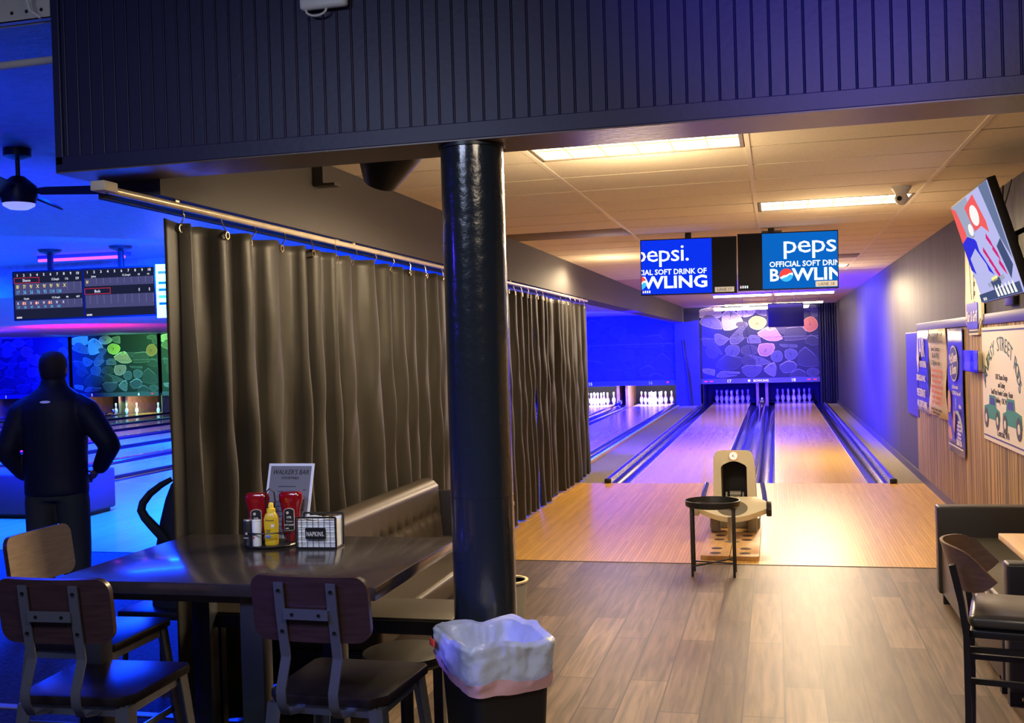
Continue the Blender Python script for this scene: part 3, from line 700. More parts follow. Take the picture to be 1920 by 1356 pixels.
# ------------------------------------------------------------ hanging lane monitors 17/18
M_blueL = emis('screen_blue_left', (.003, .028, .72), 1.0)
M_blueR = emis('screen_blue_right', (.003, .11, .46), 1.0)
M_red_e = emis('screen_red', (.9, .06, .05), 1.0)
M_cy_e = emis('screen_cyan', (.05, .45, .9), 1.0)
M_yel_e = emis('screen_yellow', (.95, .80, .25), 1.0)
M_tagp = mat('paper_tag', (.45, .47, .50), .6, emit=(.8, .85, .9), es=.05)
M_ink = mat('ink_black', (.01, .01, .01), .6)
def globe(mb, x, z, r, y=-.004, clip=None):
    def cpoly(a0, a1, n=16): return arc(x, z, r, a0, a1, n)
    def cl(P):
        if clip: return [(min(max(a, clip[0]), clip[1]), b) for a, b in P]
        return P
    mb.prism(cl(cpoly(0, 360, 28)[:-1]), y, y+.001, M_white_e)
    top = cpoly(20, 200, 14)+[(x-.45*r, z-.05*r), (x+.05*r, z+.02*r), (x+.5*r, z+.28*r)]
    bot = cpoly(215, 355, 14)+[(x+.55*r, z+.10*r), (x+.05*r, z-.28*r), (x-.4*r, z-.42*r)]
    mb.prism(cl(top), y-.002, y-.001, M_red_e); mb.prism(cl(bot), y-.002, y-.001, M_cy_e)
def tv_body(t, w, h, m=M_black):
    MB().box((-w/2, 0, -h/2), (w/2, .045, h/2), bev=.004).build('housing', m, t)
def pins_icon(mb, x, z, s=1, m=None):
    for i in range(4): mb.box((x+i*.021*s, -.0035, z), (x+i*.021*s+.012*s, -.003, z+.024*s), m or M_white_e)
    mb.box((x-.001, -.0038, z+.014*s), (x+.013*s, -.0036, z+.022*s), M_red_e)
TVW, TVH = .940, .555
TVc = .005
t = thing('lane_monitor', 'left hanging screen showing half of a soft drink advert on bright blue', 'monitor', (-1.278+TVW/2+.0, 10.5, 2.485), (.03, .012, 0), 'hanging lane monitors')
tv_body(t, TVW, TVH)
hw = TVW/2
x0, x1 = -hw+.008, .23
adv = MB().box((x0, -.0025, -TVH/2+.012), (x1, 0, TVH/2-.010)).build('advert_screen', M_blueL, t, smooth=False)
b = MB(); cl = (x0+.001, x1-.003)
b.text('pepsi.', .235, x0-.075, .058, M_white_e, y=-.004, bold=.002, sx=1.13, clip=cl, spacing=.92)
b.text('OFFICIAL SOFT DRINK OF', .073, x1-.052, -.072, M_white_e, y=-.004, align='RIGHT', bold=.022, sx=.96, clip=cl)
b.text('WLING', .165, x1-.040, -.205, M_white_e, y=-.004, align='RIGHT', bold=.028, sx=1.17, clip=cl)
globe(b, x0-.018, -.150, .068, clip=cl)
pins_icon(b, x0+.01, -.252)
b.build('screen_lettering', None, adv, smooth=False)
MB().box((x1, -.0025, -TVH/2+.012), (hw-.008, 0, TVH/2-.01)).build('dark_screen', M_screenblack, t, smooth=False)
b = MB(); b.box((x1+.025, -.006, -.262), (x1+.21, -.003, -.212), M_tagp); b.text('LANE 17', .038, x1+.117, -.251, M_ink, y=-.0068, align='CENTER'); b.build('lane_tag', None, t, smooth=False)
MB().box((-.03, .045, -.1), (.03, .08, .36), bev=.004).box((-.09, .046, -.1), (.09, .06, .05)).build('ceiling_mount', M_blackmetal, t)
t = thing('lane_monitor', 'right hanging screen showing a soft drink advert on teal blue', 'monitor', (.14, 10.5, 2.492), (.03, .012, .0), 'hanging lane monitors')
tv_body(t, TVW, TVH)
x0 = -.236; x1 = hw-.008
adv = MB().box((x0, -.0025, -TVH/2+.012), (x1, 0, TVH/2-.010)).build('advert_screen', M_blueR, t, smooth=False)
b = MB(); cl = (x0+.001, x1-.002)
b.text('pepsi', .245, x0+.185, .075, M_white_e, y=-.004, bold=.002, sx=1.20, clip=cl, spacing=.92)
b.text('OFFICIAL SOFT DRINK OF', .073, x0+.065, -.055, M_white_e, y=-.004, bold=.022, sx=.96, clip=cl)
b.text('B', .165, x0+.062, -.19, M_white_e, y=-.004, bold=.022, clip=cl)
b.text('WLING', .165, x0+.280, -.19, M_white_e, y=-.004, bold=.026, sx=1.12, clip=cl)
globe(b, x0+.222, -.137, .063)
b.build('screen_lettering', None, adv, smooth=False)
MB().box((-hw+.008, -.0025, -TVH/2+.012), (x0, 0, TVH/2-.01)).build('dark_screen', M_screenblack, t, smooth=False)
b = MB(); pins_icon(b, -.45, -.252, 1.0); b.build('pin_indicator', None, t, smooth=False)
b = MB(); b.box((x1-.205, -.0065, -.258), (x1-.005, -.0045, -.205), M_tagp); b.text('LANE 18', .040, x1-.105, -.246, M_ink, y=-.0072, align='CENTER'); b.build('lane_tag', None, t, smooth=False)
MB().box((-.18, .045, -.1), (-.12, .08, .34), bev=.004).box((-.24, .046, .26), (-.05, .10, .30)).build('ceiling_mount', M_blackmetal, t)

# ------------------------------------------------------------ score monitors in the left hall
def score_screen(t, w, h, left):
    hw, hh = w/2-.02, h/2-.02
    M_bg = emis('score_bg', (.010, .012, .035), 1); M_cell = emis('score_cell', (.055, .055, .16), 1); M_line = emis('score_line', (.18, .18, .38), 1)
    M_w = emis('score_white', (.75, .8, .95), 1); M_y = emis('score_yellow', (.85, .75, .2), 1); M_c = emis('score_cyan', (.1, .45, .8), 1); M_r = emis('score_red', (.8, .03, .09), 1); M_o = emis('score_orange', (.8, .16, .06), 1)
    scr = MB().box((-hw, -.002, -hh), (hw, 0, hh)).build('score_screen', M_bg, t, smooth=False)
    b = MB(); Y = -.004
    for i in range(10): b.text(str(i+1), .044, -hw+.05+i*(2*hw-.11)/9, hh-.045, M_w, y=Y, align='CENTER', bold=.01)
    cw = 2*hw/10
    def cells(z0, z1, a=0):
        b.box((-hw+.01, -.0028, z0), (hw-.01, -.0025, z1), M_cell)
        for i in range(a, 10): b.box((-hw+.02+i*cw+cw*.55, -.0034, z0+.3*(z1-z0)), (-hw+.02+i*cw+cw*.55+.003, -.003, z1), M_line)
    def redbox(x0, z0, x1, z1):
        for a, c, d, e in ((x0, z0, x1, z0+.004), (x0, z1-.004, x1, z1), (x0, z0, x0+.004, z1), (x1-.004, z0, x1, z1)): b.box((a, Y-.001, c), (d, Y, e), M_r)
    if left:
        redbox(-hw+.005, hh-.125, -hw+.34, hh-.06)
        b.text('Shane', .045, -hw+.17, hh-.108, M_w, y=Y, align='CENTER')
        for s_, x in (('13.2mph', .55), ('116', .70), ('529', .84)): b.text(s_, .040, -hw+x, hh-.105, M_w, y=Y, align='CENTER', sx=.75)
        cells(hh-.27, hh-.13, 7)
        for i, s_ in enumerate(('8/', '7/', '9/', 'X', '9/', '9/', '9/', 'X')): b.text(s_, .062, -hw+.05+i*cw*.98, hh-.19, M_y, y=Y, align='CENTER', sx=.8)
        for i, s_ in enumerate(('17', '36', '56', '76', '95', '114', '134')): b.text(s_, .064, -hw+.05+i*cw, hh-.258, M_c, y=Y, align='CENTER', sx=.7)
        b.text('Gayle', .032, -hw+.16, hh-.325, M_w, y=Y, align='CENTER')
        for s_, x in (('12.2mph', .55), ('90', .70), ('407', .84)): b.text(s_, .032, -hw+x, hh-.322, M_w, y=Y, align='CENTER')
        cells(hh-.44, hh-.335, 7)
        for i, s_ in enumerate(('X', '7 2', 'X', '8 1', '9/', '7 2', '9/', 'X')): b.text(s_, .044, -hw+.045+i*cw*.95, hh-.385, M_w, y=Y, align='CENTER', sx=.8)
        for i in (1, 3, 5): b.cyl((-hw+.032+i*cw*.95, Y+.001, hh-.372), (-hw+.032+i*cw*.95, Y+.0005, hh-.372), .019, M_o, 12)
        for i, s_ in enumerate(('19', '28', '47', '56', '73', '82', '102')): b.text(s_, .042, -hw+.05+i*cw*.98, hh-.432, M_c, y=Y, align='CENTER', sx=.8)
    else:
        b.text('John', .034, -hw+.13, hh-.095, M_w, y=Y, align='CENTER')
        for s_, x in (('12.2mph', .55), ('10', .71), ('10', .83)): b.text(s_, .032, -hw+x, hh-.092, M_w, y=Y, align='CENTER')
        cells(hh-.20, hh-.105, 1); b.text('8/', .05, -hw+.045, hh-.165, M_y, y=Y, align='CENTER', sx=.8)
        redbox(-hw+.005, hh-.295, -hw+.34, hh-.225); b.text('Bob', .048, -hw+.17, hh-.278, M_w, y=Y, align='CENTER')
        for x in (.71, .84): b.text('0', .055, -hw+x, hh-.28, M_w, y=Y, align='CENTER', sx=.6)
        cells(hh-.46, hh-.305, 0)
    pins_icon(b, -hw+.02, -hh+.008, .9, M_w)
    b.build('score_lettering', None, scr, smooth=False)
def hall_monitor(px, left, lab):
    t = thing('score_monitor', lab, 'monitor', px, (.02, .0, .08), 'hall score monitors')
    tv_body(t, .945, .60); score_screen(t, .945, .60, left)
    MB().box((-.03, .045, -.1), (.03, .09, .55), bev=.005).lathe([(0, .0), (.14, 0), (.12, -.03), (.04, -.06), (0, -.06)], None, 20, (0, .07, .549)).build('ceiling_mount', M_blackmetal, t)
hall_monitor((-8.50, 11.0, 2.55), True, 'left hall score screen with two scored players')
hall_monitor((-7.56, 11.05, 2.55), False, 'right hall score screen showing an empty score grid')
t = thing('menu_screen', 'white lit sign sliver at the left edge of the curtain', 'sign', (-6.72, 10.9, 2.52), (.02, 0, .3))
MB().box((-.22, 0, -.31), (.22, .03, .31), bev=.004).build('panel', mat('sign_white', (.8, .8, .8), .5, emit=(.85, .93, 1), es=.8), t)
MB().cyl((0, .04, .28), (0, .04, .58), .012, n=10).build('hanger', M_blackmetal, t)
b = MB()
for i, (z, m_) in enumerate(((.20, M_red), (.08, M_ink), (0, M_ink), (-.08, mat('sign_orange', (.8, .4, .1), .5)), (-.16, M_ink))): b.box((-.19, -.003, z), (-.05-.02*(i % 2), -.001, z+.03), m_)
b.build('printed_marks', None, t, smooth=False)
# purple tube fixture
t = thing('purple_tube_light', 'glowing violet tube light on the hall ceiling above the score screens', 'tube light', (-8.5, 11.7, LCH), (0, 0, .06))
MB().box((-.62, -.07, -.05), (.62, .07, 0), bev=.008).build('housing', mat('fixture_violet', (.2, .1, .5), .4), t)
MB().cyl((-.6, -.06, -.06), (.6, -.06, -.06), .02, n=12).build('tube', emis('violet_tube', (.20, .03, 1), 5), t)
# ceiling fan
t = thing('ceiling_fan', 'dark ceiling fan with a small light, top left of the picture', 'ceiling fan', (-4.72, 5.85, LCH))
MB().lathe([(0, 0), (.085, 0), (.085, -.05), (.03, -.07), (0, -.07)][::-1], M_blackmetal, 24).build('canopy', None, t)
MB().cyl((0, 0, -.07), (0, 0, -.19), .014, n=12).build('downrod', M_blackmetal, t)
MB().lathe([(0, -.36), (.10, -.355), (.115, -.30), (.11, -.24), (.07, -.205), (.04, -.18), (0, -.18)], M_blackmetal, 28).build('motor_housing', None, t)
MB().lathe([(0, -.395), (.06, -.39), (.095, -.37), (.10, -.352), (0, -.35)], mat('fan_glass', (.5, .5, .8), .3, emit=(.35, .38, .9), es=.7), 24).build('light_bowl', None, t)
for k in range(4):
    a = math.radians(18+90*k)
    bl = MB().prism([(.10, -.02), (.16, -.06), (.62, -.075), (.66, 0), (.62, .05), (.16, .04), (.10, .02)], -.006, .006, M_black, 'XY')
    bl.build('blade', None, t, loc=(0, 0, -.27), rot=(math.radians(32), 0, a))
# conduit and perforated strut near the header end
tag(MB().cyl((-7.0, 3.83, 2.94), (-2.83, 3.83, 2.97), .017, n=14).build('conduit_pipe', mat('conduit_white', (.6, .58, .56), .4)), 'pale round conduit running left from the end of the navy header', 'pipe')
t = thing('perforated_strut', 'off-white perforated metal strut at the very top left corner', 'strut', (-2.82, 3.735, 3.105))
b = MB().box((-2.2, -.02, 0), (0.0, .02, .004)).box((-2.2, -.02, 0), (0.0, -.016, .10)); b.build('channel', mat('strut_white', (.62, .60, .55), .5), t, smooth=False)
b = MB()
for i in range(30): b.cyl((-.04-.07*i, -.0215, .035), (-.04-.07*i, -.0155, .035), .008, n=8)
b.build('slot_holes', M_ink, t, smooth=False)
tag(MB().tube([(-2.86, 3.66, 3.22), (-2.885, 3.66, 3.17), (-2.87, 3.66, 3.12), (-2.83, 3.67, 3.09)], .006, mat('cable_white', (.75, .75, .75), .4), 8).build('cable_loop', None), 'white cable bending round the end of the navy header', 'cable')
t = thing('access_box', 'white wireless box with a cable loop on the navy header', 'wireless box', (-1.61, 3.705, 3.0))
MB().box((-.095, -.035, 0), (.095, 0, .19), bev=.014, seg=3).build('housing', mat('box_white', (.72, .76, .8), .4), t)
MB().tube([(-.07, -.02, .01)]+[(-.03+.042*math.cos(a), -.022, .0+.024*math.sin(a)) for a in [PI+i*PI/8 for i in range(9)]], .0045, M_white, 8).build('cable', None, t)

# ------------------------------------------------------------ right wall TV
t = thing('wall_television', 'tilted television on the right wall showing a red and white broadcast', 'television', (1.297, 7.151, 2.267), (.277, -.011, -1.566))
w_, h_ = 1.23, .70
MB().box((-w_/2, 0, -h_/2), (w_/2, .05, h_/2), bev=.006).build('housing', M_black, t)
E_g = emis('tv_grey', (.30, .33, .45), 1); E_l = emis('tv_lilac', (.42, .42, .72), 1); E_r = emis('tv_red', (.75, .10, .10), 1); E_w = emis('tv_white', (.80, .78, .76), 1)
E_b = emis('tv_blue', (.03, .03, .62), 1); E_m = emis('tv_magenta', (.55, .02, .16), 1); E_d = emis('tv_dark', (.05, .07, .16), 1); E_s = emis('tv_slate', (.12, .16, .28), 1)
def poly(mb, pts, m, y): mb.prism([(-w_/2+.012+p[0]*(w_-.024), h_/2-.012-p[1]*(h_-.024)) for p in pts], y, y+.0008, m)
MB().box((-w_/2+.01, -.002, -h_/2+.01), (w_/2-.01, 0, h_/2-.01)).build('screen', E_l, t, smooth=False)
b = MB(); y = -.004
poly(b, [(0, 0), (.45, 0), (.5, .35), (.2, .4), (0, .35)], E_g, y)
poly(b, [(0, 0), (.10, .05), (.17, .30), (.12, .45), (0, .40)], E_r, y-.001)
poly(b, [(0, .38), (.18, .34), (.34, .40), (.50, .62), (.52, .78), (.38, .70), (.22, .62), (.10, .72), (0, .66)], E_b, y-.002)
poly(b, [(.08, .55), (.28, .48), (.42, .66), (.45, .84), (.30, .88), (.12, .86)], E_l, y-.003)
poly(b, [(.34, .08), (.62, .02), (.72, .30), (.70, .55), (.52, .50), (.40, .30)], E_r, y-.001)
poly(b, arc(.52, .20, .10, 0, 360, 16)[:-1], E_w, y-.003)
poly(b, arc(.33, .30, .06, 0, 360, 12)[:-1], E_w, y-.003)
poly(b, [(.38, .34), (.60, .32), (.82, .48), (.92, .70), (.84, .92), (.60, .90), (.48, .70), (.36, .52)], E_l, y-.003)
for cx, cz, a in ((.50, .56, .5), (.56, .66, .7), (.66, .46, .4), (.72, .58, .6), (.62, .76, .9), (.76, .72, .8)):
    poly(b, [(cx-.05, cz-.02), (cx-.02, cz-.06), (cx+.03, cz+.02), (cx+.05, cz+.10), (cx, cz+.05)], E_m, y-.004)
poly(b, [(.80, 0), (1, 0), (1, .7), (.9, .5), (.84, .2)], E_s, y-.001)
poly(b, [(.78, .55), (.90, .50), (.98, .75), (.86, .86)], E_d, y-.004)
poly(b, [(.30, .84), (.72, .80), (.74, .84), (.32, .88)], E_g, y-.005)
poly(b, [(.40, .83), (.62, .81), (.64, .89), (.42, .91)], E_d, y-.006)
poly(b, [(.44, .80), (.58, .79), (.58, .83), (.44, .84)], M_yel_e, y-.006)
poly(b, [(0, .92), (1, .90), (1, 1), (0, 1)], E_d, y-.006)
b.text('LIVE 7:30', .028, -.50, -h_/2+.02, E_w, y=y-.008)
for i in range(6): poly(b, [(.45+i*.08, .90), (.47+i*.08, .87), (.49+i*.08, .90), (.51+i*.08, .985), (.46+i*.08, .985)], E_w, y-.008)
b.build('broadcast_picture', None, t, smooth=False)
MB().box((-.12, .05, -.12), (.12, .09, .12), bev=.01).tube([(0, .09, 0), (.12, .22, .02), (0, .36, .06)], None, M_blackmetal, flat=(.05, .03)).build('mount_arm', M_blackmetal, t)
t = thing('wall_bracket', 'black wall bracket with dangling cables right of the tilted television', 'bracket', (WR, 8.3, 2.2))
MB().box((-.04, -.22, -.28), (0, .06, .22), bev=.008).box((-.09, -.16, -.18), (-.03, -.10, .2), bev=.008).box((-.09, -.02, -.18), (-.03, .02, .2), bev=.008).build('plate', M_blackmetal, t)
MB().tube([(-.03, .06, .6), (-.06, -.05, .45), (-.05, -.12, .2), (-.06, -.08, -.1)], .006, M_black, 6).build('cable', None, t)
MB().tube([(-.03, -.22, .6), (-.05, -.04, .42), (-.06, .02, .2), (-.06, 0, -.1)], .006, M_black, 6).build('cable', None, t)

# ------------------------------------------------------------ posters on the right wall  (local x -> toward camera, local z up, local -y -> room)
def wallthing(name, label, cat, y_far, y_near, z0, z1, off=.022, group=None):
    t = thing(name, label, cat, (WR-off, (y_far+y_near)/2, z0), (0, 0, -PI/2), group)
    return t, (y_far-y_near)/2, z1-z0
def wavy_sheet(mb, w, h, m, amp=.006, sag=0, n=16, t=.003):
    for yo in (0, t):
        pass
    top = [(-w+2*w*i/n) for i in range(n+1)]
    rings = []
    for k in range(9):
        z = h*k/8
        rings.append([(x, -.004-amp*math.sin(x*9+k)*(.4+.6*(1-k/8)), z+sag*math.sin(x*3)) for x in top])
    mb.loft(rings, m, closed=False, cap=False)
def solid(o, th=.002):
    m = o.modifiers.new('thick', 'SOLIDIFY'); m.thickness = th; m.offset = 1; return o
PG = 'wall posters and banners'
M_pblue = mat('poster_blue', (.035, .03, .40), .35); M_pcream = mat('poster_cream', (.60, .50, .34), .6); M_pwhite = mat('poster_white', (.62, .57, .47), .5)
M_pb2 = mat('banner_blue', (.05, .05, .45), .3); M_pink = mat('print_pinkwhite', (.75, .70, .78), .5); M_redink = mat('print_red', (.65, .16, .07), .6); M_blk = mat('print_black', (.05, .045, .04), .6); M_grn = mat('print_green', (.02, .20, .07), .5); M_dgrn = mat('print_darkgreen', (.02, .09, .05), .5)
M_navy = mat('print_navy', (.03, .03, .16), .5); M_skin_p = mat('print_skin', (.60, .30, .26), .6); M_lime = mat('print_lime', (.42, .55, .22), .5)
t, w, h = wallthing('poster', 'plain bright blue poster furthest down the right wall', 'poster', 14.55, 13.45, .76, 1.79, group=PG)
MB().box((-w, -.002, 0), (w, .002, h)).build('sheet', M_pblue, t, smooth=False)
MB().box((-w, -.004, h-.012), (w, -.002, h)).build('edge_strip', M_pink, t, smooth=False)
t, w, h = wallthing('banner', 'wrinkled blue banner with faded white lettering left of the cream banner', 'banner', 13.38, 12.42, .86, 1.80, .03, PG)
b = MB(); wavy_sheet(b, w, h, M_pb2, .012); solid(b.build('sheet', None, t))
b = MB(); y = -.022
b.prism([(-.40, .62), (-.28, .88), (-.20, .60), (-.30, .44)], y, y+.001, M_pink)
b.text('AIR', .30, -.16, .64, M_pink, y=y, bold=.01, shear=-.2, sx=1.0); b.text('NORTHERN', .10, -.15, .52, M_pink, y=y, bold=.02); b.text('SERVICE & HVAC', .095, -.44, .36, M_pink, y=y, bold=.03, sx=1.05)
b.text('FREE ESTIMATE', .12, -.42, .18, M_pink, y=y, bold=.03, sx=.86); b.text('AIR CONDITIONING', .10, -.42, .06, M_pink, y=y, bold=.03, sx=.86)
b.build('lettering', None, t, smooth=False)
t, w, h = wallthing('banner', 'wavy cream banner with black and red contractor lettering', 'banner', 12.34, 11.17, .88, 1.80, .032, PG)
b = MB(); wavy_sheet(b, w, h, M_pcream, .016); solid(b.build('sheet', None, t))
b = MB(); y = -.026
b.text('IMPROVEMENTS, LLC', .14, -.53, .78, M_blk, y=y, sx=.78, bold=.02); b.text('General Contractor', .075, 0, .69, M_blk, y=y, align='CENTER'); b.text('360-669-9701', .085, 0, .615, M_blk, y=y, align='CENTER'); b.text('LLC@yahoo.com', .075, 0, .545, M_blk, y=y, align='CENTER', sx=1.2)
for i, s_ in enumerate(('37 years of experience', 'ranging from new build', 'all stages of home', 'improvement. I can help', 'all of your home needs', 'repairs including the', 'my "Honey-Do" list')): b.text(s_, .066, .06, .47-.056*i, M_redink, y=y, align='CENTER', sx=1.25, bold=.01)
b.text('Licensed & Bonded Contractor', .045, .0, .065, M_blk, y=y, align='CENTER', sx=1.3); b.text('References upon request', .04, .0, .03, M_blk, y=y, align='CENTER', sx=1.2)
b.prism([(-.50, .30), (-.47, .70), (-.44, .74), (-.45, .30), (-.43, .24)], y, y+.001, M_blk)
b.build('lettering', None, t, smooth=False)
t, w, h = wallthing('banner', 'tall blue banner with a bald man picture and oval logo', 'banner', 11.07, 10.22, .60, 1.79, .034, PG)
b = MB(); wavy_sheet(b, w, h, M_pb2, .006); solid(b.build('sheet', None, t))
b = MB(); y = -.018
for z0_, z1_, m_ in ((.55, .60, M_pb2),): pass
b.prism([(.0+.24*math.cos(2*PI*i/28), .86+.17*math.sin(2*PI*i/28)) for i in range(28)], y, y+.001, M_pink)
b.prism([(.0+.225*math.cos(2*PI*i/28), .86+.155*math.sin(2*PI*i/28)) for i in range(28)], y-.002, y-.001, M_navy)
b.text('McKleen', .125, 0, .87, M_pink, y=y-.004, align='CENTER', bold=.03, rot=.08, sx=1.05); b.text('& Sons', .13, 0, .76, M_pink, y=y-.004, align='CENTER', bold=.03, rot=.08)
b.text('In the room', .06, .05, .62, M_pink, y=y, align='CENTER', sx=1.1); b.text('CLEEN & the yard', .055, .12, .565, M_pink, y=y, align='CENTER', sx=1.1)
b.prism([(-.40, .13), (-.36, .36), (-.31, .40), (-.16, .36), (-.08, .28), (-.02, .13)], y, y+.001, M_pb2)
b.prism([(-.37, .38), (-.39, .50), (-.35, .585), (-.28, .60), (-.22, .56), (-.21, .46), (-.25, .38)], y-.001, y, M_skin_p)
b.prism([(-.40, .20), (-.30, .26), (-.22, .24), (-.16, .15), (-.24, .12), (-.34, .14)], y-.002, y-.001, M_skin_p)
b.prism([(-.10, .28), (-.06, .40), (.02, .42), (.03, .30), (-.02, .20)], y-.002, y-.001, M_skin_p)
b.prism([(.06, .42), (.20, .42), (.32, .37), (.41, .29), (.41, .22), (.30, .32), (.16, .385), (.06, .39)], y-.001, y, M_lime)
b.text('i', .14, .06, .44, M_pink, y=y, bold=.03); b.text('clean', .06, .30, .45, M_pink, y=y, align='CENTER', bold=.02, sx=1.1)
for i, s_ in enumerate(('carpet', 'upholstery', 'tile & grout', 'windows', 'and more')): b.text(s_, .042, .24, .31-.037*i, M_pink, y=y-.002, align='CENTER', sx=1.2, bold=.02)
b.text('360-736', .075, .22, .10, M_pink, y=y, align='CENTER', bold=.03, sx=1.1); b.box((-.40, y, .068), (.41, y+.001, .082), M_pink)
b.build('lettering', None, t, smooth=False)
# tall arrow sign
t = thing('arrow_sign', 'tall cream signboard with a bar and grill badge, partly behind the tilted television', 'sign', (WR-.03, 9.62, 1.72), (0, 0, -PI/2))
MB().prism([(-.20, 0), (.20, 0), (.36, .12), (.36, .30), (.33, .45), (.30, .98), (-.30, .98), (-.33, .45), (-.36, .30), (-.36, .12)], -.012, .012, mat('sign_cream', (.80, .72, .52), .5)).build('board', None, t)
b = MB()
b.prism([(-.21, .015), (.21, .015), (.34, .13), (.32, .14), (.20, .035), (-.20, .035), (-.32, .14), (-.34, .13)], -.014, -.012, M_blk)
for s_ in (-1, 1): b.prism([(s_*.04, .30), (s_*.055, .30), (s_*.20, .97), (s_*.185, .97)], -.014, -.012, M_blk)
b.text('W A L K E R S', .10, .055, .85, M_blk, y=-.014, rot=-PI/2, spacing=1.0); b.build('printed_lines', None, t, smooth=False)
bdg = MB().prism(rrect(-.26, .05, .24, .27, .03), -.020, -.012, M_pblue).build('badge', None, t)
b = MB(); b.text('Bar & Grill', .125, -.01, .115, M_pink, y=-.022, align='CENTER', bold=.02, sx=.85, shear=.2); b.build('badge_lettering', None, bdg, smooth=False)
# acrylic brochure holder
t = thing('brochure_holder', 'clear acrylic brochure holder on the wood paneling under the bar sign', 'brochure holder', (WR-.018, 9.55, 1.41), (0, 0, -PI/2))
M_acr = mat('acrylic', (.95, .97, 1), .03, trans=1, spec=.5)
b = MB().box((-.34, -.07, 0), (.34, -.066, .18)).box((-.34, -.07, 0), (-.336, 0, .18)).box((.336, -.07, 0), (.34, 0, .18)).box((-.34, -.07, 0), (.34, 0, .004)); b.build('tray', M_acr, t, smooth=False)
MB().box((.06, -.05, .02), (.26, -.02, .17)).build('brochures', M_pcream, t, smooth=False)
MB().box((-.33, -.012, .01), (-.10, -.006, .175)).build('blue_leaflet', M_pblue, t, smooth=False)
# big white poster
t, w, h = wallthing('poster', 'large cream poster with arched green lettering and two green hot rods', 'poster', 9.32, 7.30, .87, 1.775, .03, PG)
MB().box((-w, -.003, 0), (w, .003, h)).build('sheet', M_pwhite, t, smooth=False)
b = MB(); y = -.0045
b.box((-w+.02, y, h-.035), (w-.02, y+.001, h-.022), M_navy); b.box((-w+.02, y, .03), (w-.02, y+.001, .042), M_navy)
txt = 'FANTASY STREET RODS'; n = len(txt)
cx = -.27
for i, ch in enumerate(txt):
    a = math.radians(168-i*(156/(n-1))); rr = 1.0
    b.text(ch, .155, cx+.60*math.cos(a), .36+.36*math.sin(a), M_dgrn, y=y, align='CENTER', rot=(a-PI/2)*.55, bold=.0, sx=1.1)
for s_, z in (('CNC Plasma Design', .50), ('and Cutting', .44), ('Small Parts Powder Coating - Repair', .38), ('Steel Building - CNC Machining', .32)): b.text(s_, .062, cx, z, M_blk, y=y, align='CENTER', sx=.85)
b.text('Centralia, WA', .075, cx+.02, .065, M_blk, y=y, align='CENTER')
def hotrod(cx, cz, s, flip=1):
    f = flip
    P = lambda pts: [(cx+f*a*s, cz+bb*s) for a, bb in pts]
    b.prism(P([(-.32, .02), (-.30, .12), (-.10, .14), (-.08, .22), (.16, .22), (.20, .12), (.32, .10), (.33, .02)]), y-.001, y, M_grn)
    b.prism(P([(-.06, .14), (-.03, .20), (.12, .20), (.14, .14)]), y-.002, y-.001, M_navy)
    for wx, r in ((-.22, .085), (.24, .075)):
        b.prism(P([(wx+r*math.cos(2*PI*i/16), .02+r*math.sin(2*PI*i/16)) for i in range(16)]), y-.003, y-.002, M_blk)
        b.prism(P([(wx+r*.45*math.cos(2*PI*i/12), .02+r*.45*math.sin(2*PI*i/12)) for i in range(12)]), y-.004, y-.003, M_pwhite)
hotrod(-.66, .16, .95, 1); hotrod(.08, .15, 1.0, -1)
b.build('printing', None, t, smooth=False)

# ------------------------------------------------------------ ball return machine
M_cream = mat('return_cream', (.56, .52, .40), .35)
M_creamd = mat('return_grey', (.30, .29, .25), .4)
M_bluem = mat('blue_handle', (.03, .05, .42), .12, coat=1)
t = thing('ball_return', 'cream ball return with dark open hood on the approach between the near lanes', 'ball return', (-.395, 9.55, 0))
# hood: rounded arch shell
hd = MB()
def arch(w0, h0, n=10): return [(-w0, .10), (-w0*.93, h0-.07)]+arc(-w0*.86+.05, h0-.055, .055, 170, 90, 4)+arc(w0*.86-.05, h0-.055, .055, 90, 10, 4)+[(w0*.93, h0-.07), (w0, .10)]
rings = []
outer = arch(.195, .735); inner = [(-.115, .12), (-.115, .58)]+[(-.10+.20*i/9, .60+.035*math.sin(PI*i/9)) for i in range(10)]+[(.115, .58), (.115, .12)]
n_ = len(outer)
inner = [inner[min(len(inner)-1, round(i*(len(inner)-1)/(n_-1)))] for i in range(n_)]
A = [(a, .25, b_) for a, b_ in outer]; B = [(a*.98, .95, .10+(b_-.10)*.72) for a, b_ in outer]
C_ = [(a, .245, b_) for a, b_ in inner]; D = [(a, .60, .12+(b_-.12)*.95) for a, b_ in inner]
hd.loft([D, C_, A, B], M_cream, closed=False)
hd.bm.faces.new([hd.bm.verts.new(p) for p in D]).material_index = hd.mi(M_black)
hd.bm.faces.new([hd.bm.verts.new(p) for p in B]).material_index = hd.mi(M_cream)
hd.build('hood', None, t, angle=40)
MB().cyl((0, .235, .685), (0, .25, .685), .036, mat('badge_white', (.8, .75, .7), .4, emit=(1, .85, .75), es=.5), 20).cyl((0, .24, .685), (0, .252, .685), .043, mat('badge_ring', (.75, .3, .2), .4), 20).text('K', .045, -.014, .67, M_ink, y=.233).build('round_badge', None, t)
b = MB()
for s_ in (-1, 1): b.box((s_*.03-.01, .30, .13), (s_*.03+.01, .62, .30), M_creamd, .004); b.cyl((s_*.075, .32, .16), (s_*.075, .35, .34), .012, M_steel)
b.box((-.11, .40, .13), (.11, .43, .16), M_steel, .003); b.cyl((-.05, .5, .30), (.05, .5, .30), .03, M_creamd); b.build('lift_mechanism', None, t)
